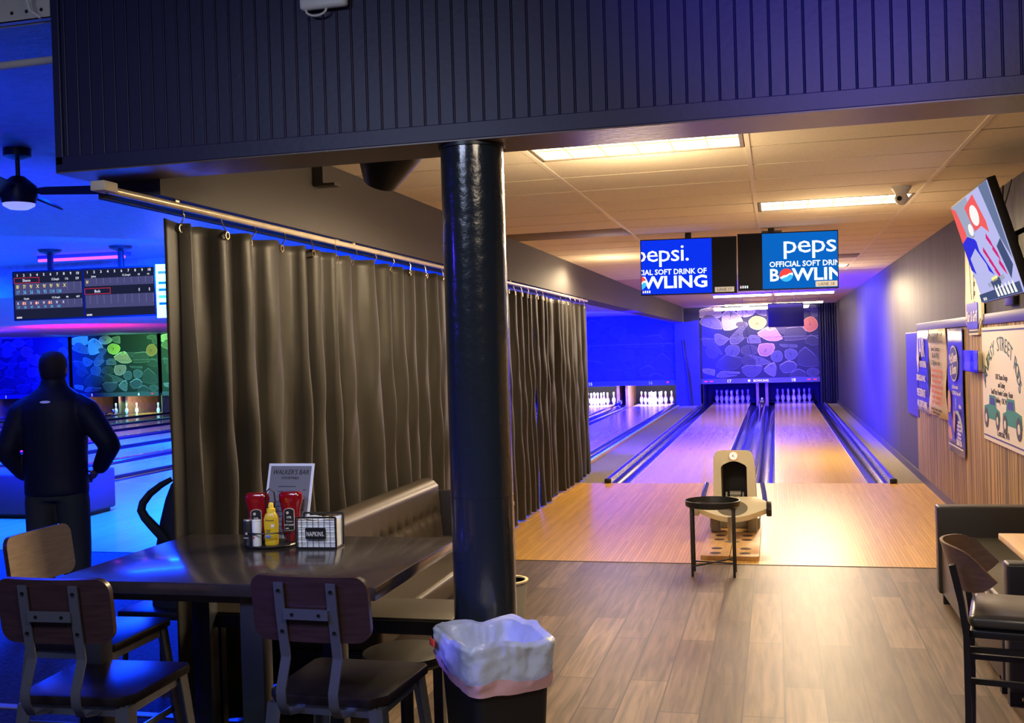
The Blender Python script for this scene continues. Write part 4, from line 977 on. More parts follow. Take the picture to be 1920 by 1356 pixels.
# rack deck: crescent
pl = [(-.30, .06)]+[(-.30+.60*i/16, -.02-.10*math.sin(PI*i/16)*1.0) for i in range(17)]+[(.30, .06), (.26, .12), (-.26, .12)]
rk = MB()
outl = [(-.315, .10)]+[(-.315+.63*i/20, .02-.17*math.sin(PI*i/20)) for i in range(21)]+[(.315, .10), (.20, .20), (-.20, .20)]
rk.prism(outl, -.028, .022, M_cream, 'XY'); bmesh.ops.bevel(rk.bm, geom=[e for e in rk.bm.edges if e.calc_length() > 0 and abs(e.verts[0].co.z-e.verts[1].co.z) < 1e-5], offset=.012, segments=2, affect='EDGES', profile=.5, clamp_overlap=True)
deck = rk.build('rack_deck', None, t, loc=(0, -.27, .265), rot=(.40, 0, 0))
MB().box((.285, -.03, -.045), (.33, .11, .03), bev=.01).cyl((.307, -.032, -.01), (.307, -.024, -.01), .012, M_black, 14).build('end_bracket', M_creamd, deck)
MB().box((-.33, -.03, -.045), (-.285, .11, .03), bev=.01).build('end_bracket', M_creamd, deck)
MB().lathe([(0, .023), (.05, .025), (.125, .025), (.13, .022), (0, .021)], mat('well_grey', (.12, .11, .09), .5), 28, (0, .0, 0)).build('well_ring', None, deck)
MB().lathe([(0, .03), (.028, .035), (.045, .045), (.04, .06), (.015, .075), (0, .075)], M_chrome, 16, (0, .0, -.004)).build('hub', None, deck)
MB().cyl((0, -.50, .02), (0, -.50, .24), .034, n=24).build('pedestal', M_steel, t)
MB().lathe([(0, .022), (.085, .022), (.08, .032), (.04, .04), (0, .04)], mat('flange_grey', (.32, .30, .26), .4, .5), 28, (0, -.50, 0)).build('flange', None, t)
MB().box((-.22, .15, .037), (.22, .95, .13), bev=.01).box((.12, -.05, .038), (.20, .2, .2), bev=.008).box((-.20, -.05, .038), (-.12, .2, .2), bev=.008).build('under_frame', M_creamd, t)
for s_ in (-1, 1):
    MB().tube([(s_*.275, .02, .29), (s_*.265, .16, .36), (s_*.25, .30, .42)], .022, M_bluem, 14).build('blue_handle', None, t)
# ball holder board with dark recesses on the floor
t = thing('ball_riser_board', 'light wooden board with rows of dark oval holes under the ball return', 'board', (-.39, 9.16, 0))
o1 = MB()
o1.prism(rrect(-.225, -.74, -.003, .72, .03), .0005, .035, wood_strips('board_wood', .4, 3, (.66, .40, .16), (.72, .45, .2), .4, gap=(.5, .3, .1), gw=.0, grain=.2), 'XY').prism(rrect(.003, -.74, .225, .72, .03), .0005, .035, None, 'XY').build('board', None, t)
b = MB()
for s_ in (-1, 1):
    for yy in (-.62, -.42, -.02, .18, .40, .60): b.cyl((s_*.115, yy, .034), (s_*.115, yy, .0358), .045, M_mark, 20)
b.build('hole', None, t, smooth=False)
# round tray table
t = thing('tray_table', 'small black round tray table standing before the ball return', 'table', (-.48, 7.90, 0))
MB().lathe([(0, .505), (.185, .505), (.197, .512), (.201, .552), (.196, .553), (.190, .515), (.18, .511), (0, .511)], M_blackmetal, 40).build('tray', None, t)
for a in (35, 145, 215, 325):
    x_, y_ = .175*math.cos(math.radians(a))*1.05, .175*math.sin(math.radians(a))
    MB().box((x_-.009, y_-.009, 0), (x_+.009, y_+.009, .508), bev=.002).build('leg', M_blackmetal, t)
x_, y_ = .183*math.cos(math.radians(35)), .175*math.sin(math.radians(35))
MB().tube([(-x_, -y_, .075), (x_, y_, .105)], .006, M_blackmetal, 8).tube([(-x_, y_, .075), (x_, -y_, .105)], .006, M_blackmetal, 8).build('cross_brace', None, t)

# ------------------------------------------------------------ right booth, table and chair
M_vin = mat('grey_vinyl', (.06, .055, .045), .28, bump=.08, bscale=14)
M_boothside = mat('booth_side', (.085, .062, .048), .4)
M_blackvin = mat('black_vinyl', (.014, .013, .016), .4)
t = thing('booth_bench', 'low booth bench with grey seat and black end back at the right edge', 'bench', (1.0, 6.2, 0))
MB().box((0, -.85, .06), (.03, 1.05, .40), bev=.006).build('side_panel', M_boothside, t)
MB().box((.02, -.90, .34), (.66, .99, .425), bev=.02, seg=3).build('seat_cushion', M_vin, t)
MB().box((-.02, .98, .06), (.66, 1.10, .62), bev=.012, seg=3).build('end_back', M_blackvin, t)
for yy in (-.82, .95):
    MB().box((.0, yy, 0), (.045, yy+.045, .08)).build('leg', M_black, t, smooth=False)
t = thing('low_partition', 'black low partition nearest the camera at the right edge', 'partition', (1.0, 5.25, 0))
MB().box((-.0, -.06, .06), (.66, .05, .655), bev=.014, seg=3).build('back_panel', M_blackvin, t)
MB().box((.0, -.05, 0), (.05, 0, .07)).build('leg', M_black, t, smooth=False)
t = thing('booth_table', 'wood-topped booth table corner at the right edge', 'table', (1.42, 6.05, 0))
MB().box((-.22, -.40, .545), (.24, .40, .580), bev=.006).build('tabletop', mat('light_wood_top', (.62, .42, .26), .4, noise=.15, nscale=12, vec=(1, .1, 1)), t)
MB().cyl((0, 0, .43), (0, 0, .545), .04).build('post', M_blackmetal, t)
# right chair with curved wood back
M_ply = mat('walnut_ply', (.16, .095, .07), .35, noise=.2, nscale=14, vec=(1, 1, 6))
t = thing('bentwood_chair', 'black metal chair with a curved brown plywood back at the right edge', 'chair', (.83, 4.42, 0), (0, 0, -.20))
rin = []
nA = 22
for i in range(nA+1):
    a = math.radians(76-152*i/nA)     # opening toward +x
    cx_, cy_ = .02, .0; R = .215
    px_, py_ = cx_-R*math.cos(a)*.95, R*math.sin(a)
    taper = max(.12, 1-(abs(2*i/nA-1))**5)**.6
    zc = .80; hh_ = .088*taper
    nx, ny = -math.cos(a), math.sin(a)
    ring = []
    for uu, vv in ((-.006, -1), (.006, -1), (.006, -.5), (.006, .5), (.006, 1), (-.006, 1), (-.006, .5), (-.006, -.5)):
        ring.append((px_+nx*uu-.05*(vv*.5+.5)*1.0+.02, py_+ny*uu, zc+hh_*vv+.01*math.cos(a)))
    rin.append(ring)
MB().loft(rin, M_ply).build('backrest', None, t)
for s_ in (-1, 1):
    MB().tube([(-.125, s_*.225, 0), (-.120, s_*.225, .30), (-.120, s_*.225, .58), (-.135, s_*.225, .70), (-.165, s_*.222, .84)], None, M_blackmetal, flat=(.022, .042), up=(0, 1, 0)).build('leg', None, t)
    MB().tube([(.20, s_*.18, 0), (.19, s_*.18, .57)], None, M_blackmetal, flat=(.022, .034), up=(0, 1, 0)).build('leg', None, t)
MB().box((-.11, -.215, .565), (.22, .215, .595), bev=.006).build('seat_frame', M_blackmetal, t)
MB().box((-.115, -.205, .595), (.235, .205, .65), bev=.027, seg=4).build('seat', M_vin, t)
for z_ in (.38, .50):
    for q_ in (-.178, .162): MB().box((-.12, q_, z_), (.19, q_+.016, z_+.022)).build('stretcher', M_blackmetal, t, smooth=False)

t = thing('end_partition', 'dark low partition peeking out right behind the black pillar', 'partition', (-2.05, 7.35, 0))
MB().box((-.20, -.02, .06), (.19, .03, .60), bev=.008).build('panel', M_blackvin, t)
MB().box((-.20, -.022, .58), (.192, .032, .612), bev=.006).build('cap_strip', mat('cap_grey', (.25, .23, .21), .4), t)
MB().box((.15, -.01, 0), (.18, .02, .07)).build('leg', M_black, t, smooth=False)
t = thing('waste_bin', 'small grey bin with a cream rim behind the foot of the pillar', 'bin', (-1.66, 6.35, 0))
MB().lathe([(0, 0), (.10, 0), (.125, .26), (.115, .26), (.095, .02), (0, .02)], mat('bin_grey', (.25, .24, .22), .5), 28).build('body', None, t)
MB().lathe([(.112, .262), (.130, .262), (.132, .272), (.112, .272), (.112, .262)], mat('rim_cream', (.75, .65, .42), .5), 28).build('rim', None, t)
# ------------------------------------------------------------ left booth bench with tufted back
t = thing('tufted_booth', 'brown tufted vinyl booth bench against the curtain behind the table', 'bench', (-2.3, 5.6, 0))
M_tuft = mat('brown_vinyl', (.036, .028, .022), .38, bump=.05, bscale=20)
rings = []
nY = 64; nZ = 18; y0_, y1_ = -1.1, 1.22
def tuft(y, z):
    d = 0
    for j in range(-8, 10):
        d = max(d, math.exp(-(((y-j*.14)/.018)**2+((z-.62)/.03)**2)))
    seam = math.exp(-((z-.62)/.018)**2)*.5
    vert = max(math.exp(-(((y-j*.14)/.012)**2)) for j in range(-8, 10))*(.55 if z < .74 else .0)*min(1, max(0, (.74-z)/.1))
    return -.045*d-.016*seam-.028*vert
for i in range(nY+1):
    y = y0_+(y1_-y0_)*i/nY
    ring = [(-.10, y, .30), (-.10, y, .80), (-.06, y, .845), (-.02, y, .85), (.02, y, .83)]
    for k in range(nZ+1):
        z = .80-.42*k/nZ; ring.append((.05+.03*(k/nZ)+tuft(y, z), y, z))
    ring.append((.05, y, .30)); rings.append(ring)
MB().loft(rings, M_tuft).build('backrest', None, t, angle=60)
MB().box((.0, -1.1, .33), (.52, 1.22, .46), bev=.03, seg=3).build('seat', M_tuft, t)
MB().box((.02, -1.08, .04), (.48, 1.20, .33), bev=.01).build('base', M_blackvin, t)
MB().box((-.10, 1.23, .06), (.40, 1.30, .76), bev=.01).build('end_panel', M_blackvin, t)

# ------------------------------------------------------------ far side bench (counter height)
M_ctop = mat('counter_brown', (.034, .027, .021), .4, noise=.15, nscale=6)
t = thing('counter_bench', 'dark brown counter-height bench on the far side of the table', 'bench', (-1.88, 4.24, 0))
MB().box((-.56, -.17, .575), (.58, .17, .61), bev=.005).build('seat', M_ctop, t)
MB().box((-.57, -.18, .545), (.59, -.168, .60)).build('apron', M_blackmetal, t, smooth=False)
for x_ in (-.50, .50):
    for y_ in (-.12, .12): MB().box((x_-.02, y_-.02, 0), (x_+.02, y_+.02, .575)).build('leg', M_blackmetal, t, smooth=False)
t = thing('dark_stool', 'dark round stool half hidden behind the black pillar and chair', 'stool', (-1.36, 3.68, 0))
MB().lathe([(0, .55), (.15, .55), (.165, .565), (.16, .59), (.12, .60), (0, .602)], M_ctop, 28).build('seat', None, t)
MB().cyl((0, 0, .02), (0, 0, .55), .025, n=14).build('post', M_blackmetal, t)
MB().lathe([(0, 0), (.15, 0), (.15, .01), (.05, .03), (0, .03)], M_blackmetal, 28).build('base', None, t)

# ------------------------------------------------------------ dining table
M_ttop = mat('table_top_dark', (.030, .026, .028), .20, noise=.25, nscale=9, vec=(1, 6, 1), coat=.25)
M_tedge = mat('table_edge', (.018, .022, .030), .4)
t = thing('dining_table', 'dark counter-height dining table in the left foreground', 'table', (-1.9, 3.68, 0))
MB().box((-.62, -.46, .885), (.61, .47, .93), bev=.006).build('tabletop', M_ttop, t)
for x_, y_ in ((.135, -.38), (.10, .36), (-.50, -.38), (-.50, .36)):
    MB().box((x_-.042, y_-.035, 0), (x_+.042, y_+.035, .885), bev=.003).build('leg', M_tedge, t)
MB().box((-.5, -.36, .84), (.5, -.34, .885)).build('apron', M_tedge, t, smooth=False)
MB().box((-.5, .34, .84), (.5, .36, .885)).build('apron', M_tedge, t, smooth=False)

# ------------------------------------------------------------ industrial chairs
M_cseat = mat('chair_seat_wood', (.013, .010, .011), .36, noise=.3, nscale=12, vec=(1, 8, 1), spec=.18)
M_cback = mat('chair_back_wood', (.036, .018, .020), .34, noise=.25, nscale=10, vec=(1, 1, 9), coat=.15)
M_gun = mat('gunmetal', (.20, .22, .27), .32, .75)
M_bolt = mat('bolt_dark', (.03, .03, .035), .3, .8)
def seat_poly(): return [(-.205, -.15), (-.165, -.20), (.165, -.20), (.205, -.15), (.215, .18), (.195, .205), (-.195, .205), (-.215, .18)]
def industrial_chair(label):
    """front is +y; back plate at -y"""
    t = thing('industrial_chair', label, 'chair', (0, 0, 0), group='industrial counter chairs')
    s = MB().prism(seat_poly(), .588, .62, None, 'XY')
    bmesh.ops.bevel(s.bm, geom=[e for e in s.bm.edges if abs(e.verts[0].co.z-e.verts[1].co.z) < 1e-5], offset=.007, segments=2, profile=.5, affect='EDGES')
    s.build('seat', M_cseat, t)
    # back plate, gently curved in plan
    P = rrect(-.198, -.105, .198, .105, .045, 5)
    pb = MB(); fr = [(x_, .11*x_*x_*(-1)*0-.0+.35*x_*x_, z_) for x_, z_ in P]; bk = [(x_, -.019+.35*x_*x_, z_) for x_, z_ in P]
    # subdivide in x for curvature
    cols_ = 30; R_ = []
    for i in range(cols_+1):
        x_ = -.198*math.cos(PI*i/cols_)
        zc = .105 if abs(x_) < .153 else .06+math.sqrt(max(0, .045**2-(abs(x_)-.153)**2))
        yc = .45*x_*x_
        R_.append([(x_, yc, zc), (x_, yc, -zc), (x_, yc-.019, -zc), (x_, yc-.019, zc)])
    pb.loft(R_, M_cback); fi = pb.mi(mat('chair_front_sheen', (.30, .22, .155), .34, noise=.15, nscale=10, vec=(1, 1, 9)))  # front faces carry a tan reflection painted into their colour
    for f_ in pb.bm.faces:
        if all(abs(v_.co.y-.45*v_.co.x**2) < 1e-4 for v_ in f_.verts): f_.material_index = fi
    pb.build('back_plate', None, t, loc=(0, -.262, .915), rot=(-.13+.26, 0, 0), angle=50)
    for s_ in (-1, 1):
        x_ = .088*s_
        pts = [(x_, -.298, 1.0), (x_, -.285, .90), (x_, -.262, .765), (x_, -.262, .755), (x_, -.300, .665), (x_, -.298, .625), (x_, -.27, .583), (x_, -.22, .572), (x_, -.14, .572)]
        st = MB().tube(pts, None, M_gun, flat=(.032, .006), up=(0, -1, .2))
        st = MB(); rg = []
        for k, p_ in enumerate(pts):
            a_ = Vector(pts[max(k-1, 0)]); c_ = Vector(pts[min(k+1, len(pts)-1)]); d_ = (c_-a_).normalized(); nrm = Vector((0, d_.z, -d_.y))
            q_ = Vector(p_); rg.append([q_+Vector((-.016, 0, 0))-nrm*.003, q_+Vector((.016, 0, 0))-nrm*.003, q_+Vector((.016, 0, 0))+nrm*.003, q_+Vector((-.016, 0, 0))+nrm*.003])
        st.loft(rg, M_gun); sto = st.build('back_strap', None, t, angle=50)
        for z_, y_ in ((.975, -.300), (.845, -.281)): MB().cyl((x_, y_+.004, z_), (x_, y_-.003, z_), .0055, M_bolt, 10).build('bolt', None, sto)
    crs = MB().box((-.075, -.296, .885), (.075, -.290, .918)).build('cross_strap', M_gun, t, smooth=False)
    for x_ in (-.045, .045): MB().cyl((x_, -.292, .901), (x_, -.299, .901), .0055, M_bolt, 10).build('bolt', None, crs)
    MB().box((-.175, -.185, .555), (.175, -.165, .588)).box((-.175, .165, .555), (.175, .185, .588)).box((-.190, -.175, .555), (-.170, .175, .588)).box((.170, -.175, .555), (.190, .175, .588)).build('seat_frame', M_gun, t, smooth=False)
    for sx_ in (-1, 1):
        for sy_ in (-1, 1):
            top = Vector((sx_*.175, sy_*.165, .585)); bot = Vector((sx_*.235, sy_*.225, 0))
            w_ = .020
            def sq(c, w): return [c+Vector((sx_*-w, sy_*w*.99, 0)), c+Vector((sx_*w, sy_*w, 0)), c+Vector((sx_*w, -sy_*w, 0)), c+Vector((sx_*(w-.006), -sy_*w, 0)), c+Vector((sx_*(w-.006), sy_*(w-.006), 0)), c+Vector((-sx_*w, sy_*(w-.006), 0))]
            MB().loft([sq(bot, .017), sq(top, .024)], M_gun).build('leg', None, t, angle=30)
    def lp(sx_, sy_, z): k = z/.585; return (sx_*(.235-.06*k), sy_*(.225-.06*k), z)
    for a, b_, z in (((-1, -1), (-1, 1), .30), ((1, -1), (1, 1), .30), ((-1, 1), (1, 1), .24), ((-1, -1), (1, -1), .36)):
        MB().tube([lp(*a, z), lp(*b_, z)], None, M_gun, flat=(.006, .028)).build('stretcher', None, t, angle=30)
    return t
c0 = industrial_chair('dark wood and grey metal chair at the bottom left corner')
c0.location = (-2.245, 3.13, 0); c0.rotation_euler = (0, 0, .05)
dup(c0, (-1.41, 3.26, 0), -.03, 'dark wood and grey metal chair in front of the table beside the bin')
dup(c0, (-2.68, 3.70, 0), -PI/2+.02, 'chair at the left end of the table, seen from its wood front with a painted tan sheen')

# ------------------------------------------------------------ trash can
M_can = mat('black_bin_plastic', (.012, .013, .016), .38)
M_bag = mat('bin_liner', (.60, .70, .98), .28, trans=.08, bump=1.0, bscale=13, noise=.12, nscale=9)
t = thing('trash_can', 'black square bin with a translucent white liner before the pillar', 'trash can', (-.955, 3.44, 0), (0, 0, math.radians(38)))
def rr3(w, d, z, r, n=5): return [(x_, y_, z) for x_, y_ in rrect(-w, -d, w, d, r, n)]
MB().loft([rr3(.105, .13, .0, .03), rr3(.14, .165, .66, .035), rr3(.15, .175, .70, .035), rr3(.145, .17, .70, .033), rr3(.135, .16, .6, .033), rr3(.10, .125, .02, .03)], M_can).build('body', None, t)
rnd = random.Random(4)
from mathutils import noise as mno
base = []
_rr = rrect(-1, -1, 1, 1, .30, 10)
for (a, b_), (c_, d_) in zip(_rr, _rr[1:]+_rr[:1]):
    nsub = max(1, int(math.hypot(c_-a, d_-b_)/.05))
    for q in range(nsub): base.append((a+(c_-a)*q/nsub, b_+(d_-b_)*q/nsub))
def bagring(w, d, z, am, zw, ph, drop=0):
    out = []
    for a, b_ in base:
        an = math.atan2(b_, a); p_ = Vector((a*w, b_*d, z))
        nv = mno.noise(p_*14+Vector((ph*.1, 0, 0)))+.6*abs(mno.noise(p_*34))-.5*abs(mno.noise(Vector((an*5, z*9, 3))))
        k = 1+am*nv
        out.append((a*w*k, b_*d*k, z+zw*math.sin(3*an+1.3)+zw*.6*math.sin(7*an+2)+drop*math.cos(an+1.75)+.006*mno.noise(p_*20)))
    return out
def dense_rings(keys, n=5):
    out = []
    for A, B in zip(keys, keys[1:]):
        for q in range(n):
            f = q/n; out.append(bagring(*[A[i]+(B[i]-A[i])*f for i in range(7)]))
    out.append(bagring(*keys[-1])); return out
bg = MB()
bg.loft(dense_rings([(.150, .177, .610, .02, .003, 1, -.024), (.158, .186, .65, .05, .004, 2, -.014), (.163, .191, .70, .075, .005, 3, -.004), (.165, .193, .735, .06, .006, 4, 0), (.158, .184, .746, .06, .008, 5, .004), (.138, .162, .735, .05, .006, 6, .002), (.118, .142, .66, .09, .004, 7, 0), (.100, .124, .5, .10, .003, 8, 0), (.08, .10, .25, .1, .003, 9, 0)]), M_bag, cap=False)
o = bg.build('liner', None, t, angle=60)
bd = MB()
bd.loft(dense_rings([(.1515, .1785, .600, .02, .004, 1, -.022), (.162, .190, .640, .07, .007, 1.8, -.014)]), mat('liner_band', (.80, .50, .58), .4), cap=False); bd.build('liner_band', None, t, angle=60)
MB().box((-.185, .09, .69), (-.177, .13, .715), bev=.003).build('drawstring', mat('drawstring_red', (.8, .08, .04), .4), t)

# ------------------------------------------------------------ table-top items
TZ = .93
t = thing('condiment_caddy', 'black wire condiment caddy on the dining table', 'caddy', (-2.02, 3.93, TZ))
cr = .105
MB().lathe([(0, .002), (cr, .002), (cr+.004, .006), (cr, .010), (0, .008)], M_blackmetal, 36).build('tray', None, t)
MB().tube([(cr*math.cos(a*PI/12), cr*math.sin(a*PI/12), .062) for a in range(24)], .0028, M_blackmetal, 8, closed=True).build('ring', None, t)
b = MB()
for a in (250, 340, 70, 160): b.cyl((cr*math.cos(math.radians(a)), cr*math.sin(math.radians(a)), .005), (cr*math.cos(math.radians(a)), cr*math.sin(math.radians(a)), .064), .003, n=8)
b.build('ring_post', M_blackmetal, t)
MB().tube([(-.012, 0, .008), (-.012, 0, .13), (-.022, 0, .18), (-.018, 0, .215), (0, 0, .232), (.018, 0, .215), (.022, 0, .18), (.012, 0, .13), (.012, 0, .008)], .0032, M_blackmetal, 8).build('handle', None, t)
M_ket = mat('ketchup_red', (.24, .003, .008), .15, coat=.6)
M_lblack = mat('label_black', (.012, .011, .016), .4); M_lgold = mat('label_pale', (.55, .5, .45), .5)
def ketchup(loc, rz, label, shift=0):
    t = thing('ketchup_bottle', label, 'bottle', loc, (0, 0, rz), 'ketchup bottles')
    secs = [(.030, .017, 0), (.038, .020, .012), (.041, .022, .03), (.040, .021, .06), (.037, .020, .085), (.040, .022, .11), (.048, .024, .135), (.0505, .025, .152), (.049, .023, .168), (.038, .018, .176)]
    MB().loft([[(a*math.copysign(abs(math.cos(2*PI*i/24))**.7, math.cos(2*PI*i/24)), b_*math.copysign(abs(math.sin(2*PI*i/24))**.8, math.sin(2*PI*i/24)), z_+.026) for i in range(24)] for a, b_, z_ in secs], M_ket).build('body', None, t)
    MB().cyl((0, 0, 0), (0, 0, .027), .021, n=22, r2=.023).build('cap', mat('cap_red', (.25, .01, .01), .4), t)
    lb = MB().prism([(-.022, .045), (.022, .045), (.022, .125)]+[(.022*math.cos(PI*i/8), .125+.012*math.sin(PI*i/8)) for i in range(1, 8)]+[(-.022, .125)], -.0275, -.020, M_lgold).prism([(-.0205, .047), (.0205, .047), (.0205, .124)]+[(.0205*math.cos(PI*i/8), .124+.011*math.sin(PI*i/8)) for i in range(1, 8)]+[(-.0205, .124)], -.0282, -.0275, M_lblack).build('label', None, t)
    b = MB(); b.text('57%', .012, .0, .095, M_white, y=-.0286, align='CENTER', bold=.02); b.text('Tomato', .009, 0, .08, M_white, y=-.0286, align='CENTER', shear=.3); b.text('KETCHUP', .0095, 0, .065, M_white, y=-.0286, align='CENTER', bold=.01)
    b.cyl((-.006, -.0283, .118), (-.006, -.0287, .118), .006, M_lgold, 12); b.box((-.015, -.0287, .052), (-.002, -.0283, .056), M_white); b.build('label_print', None, lb, smooth=False)
ketchup((-2.085, 3.945, TZ+.009), .20, 'red ketchup bottle with black label at the left of the caddy')
ketchup((-1.955, 3.985, TZ+.009), .10, 'red ketchup bottle behind the yellow mustard bottle')
t = thing('mustard_bottle', 'yellow mustard squeeze bottle at the front of the caddy', 'bottle', (-1.995, 3.885, TZ+.009), (0, 0, .2))
M_mus = mat('mustard_yellow', (.66, .44, .02), .3)
MB().loft([[(a*math.copysign(abs(math.cos(2*PI*i/24))**.6, math.cos(2*PI*i/24)), b_*math.copysign(abs(math.sin(2*PI*i/24))**.6, math.sin(2*PI*i/24)), z_) for i in range(24)] for a, b_, z_ in ((.025, .019, 0), (.027, .021, .006), (.0265, .0205, .05), (.029, .022, .08), (.029, .022, .105), (.024, .019, .122), (.015, .014, .132))], M_mus).build('body', None, t)
MB().lathe([(0, .130), (.0175, .130), (.0175, .146), (.011, .148), (.0095, .166), (.007, .170), (0, .170)], mat('mustard_cap', (.90, .62, .04), .35), 24).build('cap', None, t)
b = MB(); b.text('Mustard', .010, -.002, .098, M_blk, y=-.0228, align='CENTER', shear=.2); b.box((-.016, -.0226, .06), (.002, -.0222, .063), M_blk); b.box((-.016, -.0226, .054), (.0, -.0222, .0565), M_blk)
b.box((.004, -.0226, .073), (.017, -.0222, .085), M_pink); b.box((-.018, -.0224, .030), (.002, -.0218, .042), mat('label_blue', (.15, .25, .7), .5)); b.build('label_print', None, t, smooth=False)
def shaker(loc, label, m, mtop):
    t = thing('spice_shaker', label, 'shaker', loc, (0, 0, 0), 'salt and pepper shakers')
    MB().cyl((0, 0, 0), (0, 0, .098), .0185, n=26, bev=.0015).build('body', m, t)
    MB().cyl((0, 0, .098), (0, 0, .105), .0182, n=26, bev=.002).build('lid', mtop, t)
    return t
t = shaker((-2.045, 3.855, TZ+.009), 'white cylindrical salt shaker at the front of the caddy', mat('shaker_white', (.72, .74, .78), .4), mat('shaker_lid', (.8, .8, .82), .3))
b = MB(); b.text('SALT', .009, 0, .045, mat('print_grn', (.1, .45, .15), .5), y=-.0192, align='CENTER'); b.cyl((-.004, -.0180, .035), (-.004, -.0192, .035), .004, M_red, 10); b.build('label_print', None, t, smooth=False)
t = shaker((-2.087, 3.862, TZ+.009), 'black and silver pepper shaker at the front left of the caddy', mat('shaker_black', (.02, .02, .025), .3, coat=.5), mat('shaker_silver', (.65, .65, .68), .25, .8))
b = MB(); b.cyl((.002, -.018, .05), (.002, -.0192, .05), .005, M_lgold, 10); b.text('PEPPER', .0065, 0, .03, M_pink, y=-.0192, align='CENTER'); b.build('label_print', None, t, smooth=False)
# menu
t = thing('bar_menu', 'white bordered bar menu card leaning in the caddy', 'menu', (-2.0, 4.00, TZ+.014), (-.30, 0, -.02))
MB().box((-.105, 0, 0), (.105, .003, .315)).build('card', mat('menu_white', (.70, .74, .90), .35), t, smooth=False)
mp_ = MB().box((-.094, -.001, .014), (.094, 0, .304)).build('printed_area', mat('menu_grey', (.17, .17, .22), .25), t, smooth=False)
b = MB(); b.text("WALKER'S BAR", .029, 0, .268, M_ink, y=-.002, align='CENTER', shear=.25, sx=.86); b.text('COCKTAILS', .015, 0, .248, M_ink, y=-.002, align='CENTER', bold=.01)
for i in range(9): b.box((-.05, -.0022, .215-.021*i), (.03+.012*(i % 3), -.001, .2175-.021*i), M_ink)
for i in range(4): b.box((.065, -.0022, .20-.042*i), (.078, -.001, .203-.042*i), M_ink)
b.build('lettering', None, mp_, smooth=False)
# napkin holder
t = thing('napkin_holder', 'black wire napkin holder with a NAPKINS plate on the table', 'napkin holder', (-1.79, 3.90, TZ), (0, 0, .06))
def frame(mb, y, w, z0, z1, th=.007):
    for a, b_ in (((-w, y, z0), (w, y, z0)), ((-w, y, z1), (w, y, z1)), ((-w, y, z0), (-w, y, z1)), ((w, y, z0), (w, y, z1))): mb.tube([a, b_], None, None, flat=(th, th))
b = MB(); frame(b, -.045, .083, .004, .125); frame(b, .045, .083, .004, .130)
for s_ in (-1, 1): b.tube([(s_*.083, -.045, .004), (s_*.083, .045, .004)], None, None, flat=(.006, .006))
b.box((-.083, -.045, .001), (.083, .045, .004)); b.build('frame', M_blackmetal, t, smooth=False)
b = MB()
for yy in (-.047, .047):
    for i in range(1, 7): b.cyl((-.083+.166*i/7, yy, .004), (-.083+.166*i/7, yy, .125), .0011, n=6)
    for i in range(1, 6): b.cyl((-.083, yy, .004+.121*i/6), (.083, yy, .004+.121*i/6), .0011, n=6)
b.build('wire_grid', M_blackmetal, t)
b = MB(); b.prism(rrect(-.042, .040, .042, .084, .003, 3), -.052, -.0485, M_black); b.text('NAPKINS.', .026, 0, .052, M_white, y=-.0525, align='CENTER', sx=.62, spacing=1.1); b.build('name_plate', None, t, smooth=False)
rnd = random.Random(5)
st = MB()
for k in range(9):
    y_ = -.036+.009*k; hh_ = .110+rnd.uniform(-.006, .008)
    pts = [(-.078, .006), (.078, .006)]+[(.078-.156*i/8, hh_+.004*math.sin(i+k)) for i in range(9)]
    st.prism(pts, y_, y_+.0062, None)
o = st.build('napkin_stack', mat('napkin_white', (.80, .84, .92), .8, bump=.3, bscale=60), None, smooth=False)
o.location = t.location; o.rotation_euler = t.rotation_euler; tag(o, 'stack of white paper napkins held in the wire holder', 'napkins')

# ------------------------------------------------------------ hall furniture on the left
t = thing('hall_console', 'purple-lit low console beside the standing person', 'console', (-8.75, 10.35, 0))
MB().box((-1.3, -.35, .04), (1.3, .35, .50), bev=.03, seg=3).build('body', mat('console_purple', (.30, .05, .10), .6), t)
MB().box((-1.25, -.30, 0), (1.25, .30, .05)).build('base', M_black, t, smooth=False)
t = thing('draped_coat', 'black coat hanging over a dark stool back at the curtain edge', 'coat', (-2.93, 4.62, 0))
M_coat = mat('coat_black', (.010, .011, .016), .75, bump=.3, bscale=30)
MB().loft([[(a*math.cos(2*PI*i/20)*(1+.08*math.sin(5*i)), b_*math.sin(2*PI*i/20), z_) for i in range(20)] for a, b_, z_ in ((.17, .10, .50), (.16, .11, .66), (.13, .10, .80), (.10, .09, .92), (.07, .07, 1.02), (.04, .045, 1.09), (.02, .02, 1.11))], M_coat).build('cloth', None, t, loc=(.07, 0, 0))
MB().tube([(.06, -.05, 1.12), (.02, -.08, 1.095), (-.03, -.10, 1.055), (-.065, -.11, 1.01), (-.075, -.11, .975), (-.055, -.11, .94), (-.015, -.11, .90), (.03, -.10, .85), (.06, -.09, .80)], [.012, .016, .018, .020, .021, .022, .024, .026, .026], M_coat, 10).build('strap', None, t)
t = thing('counter_stool', 'dark stool under the black coat at the curtain edge', 'stool', (-2.93, 4.62, 0))
MB().box((-.18, -.18, .46), (.18, .18, .50), bev=.01).build('seat', M_black, t)
for a, b_ in ((-.15, -.15), (.15, -.15), (-.15, .15), (.15, .15)): MB().cyl((a*1.1, b_*1.1, 0), (a, b_, .47), .013, n=10).build('leg', M_blackmetal, t)

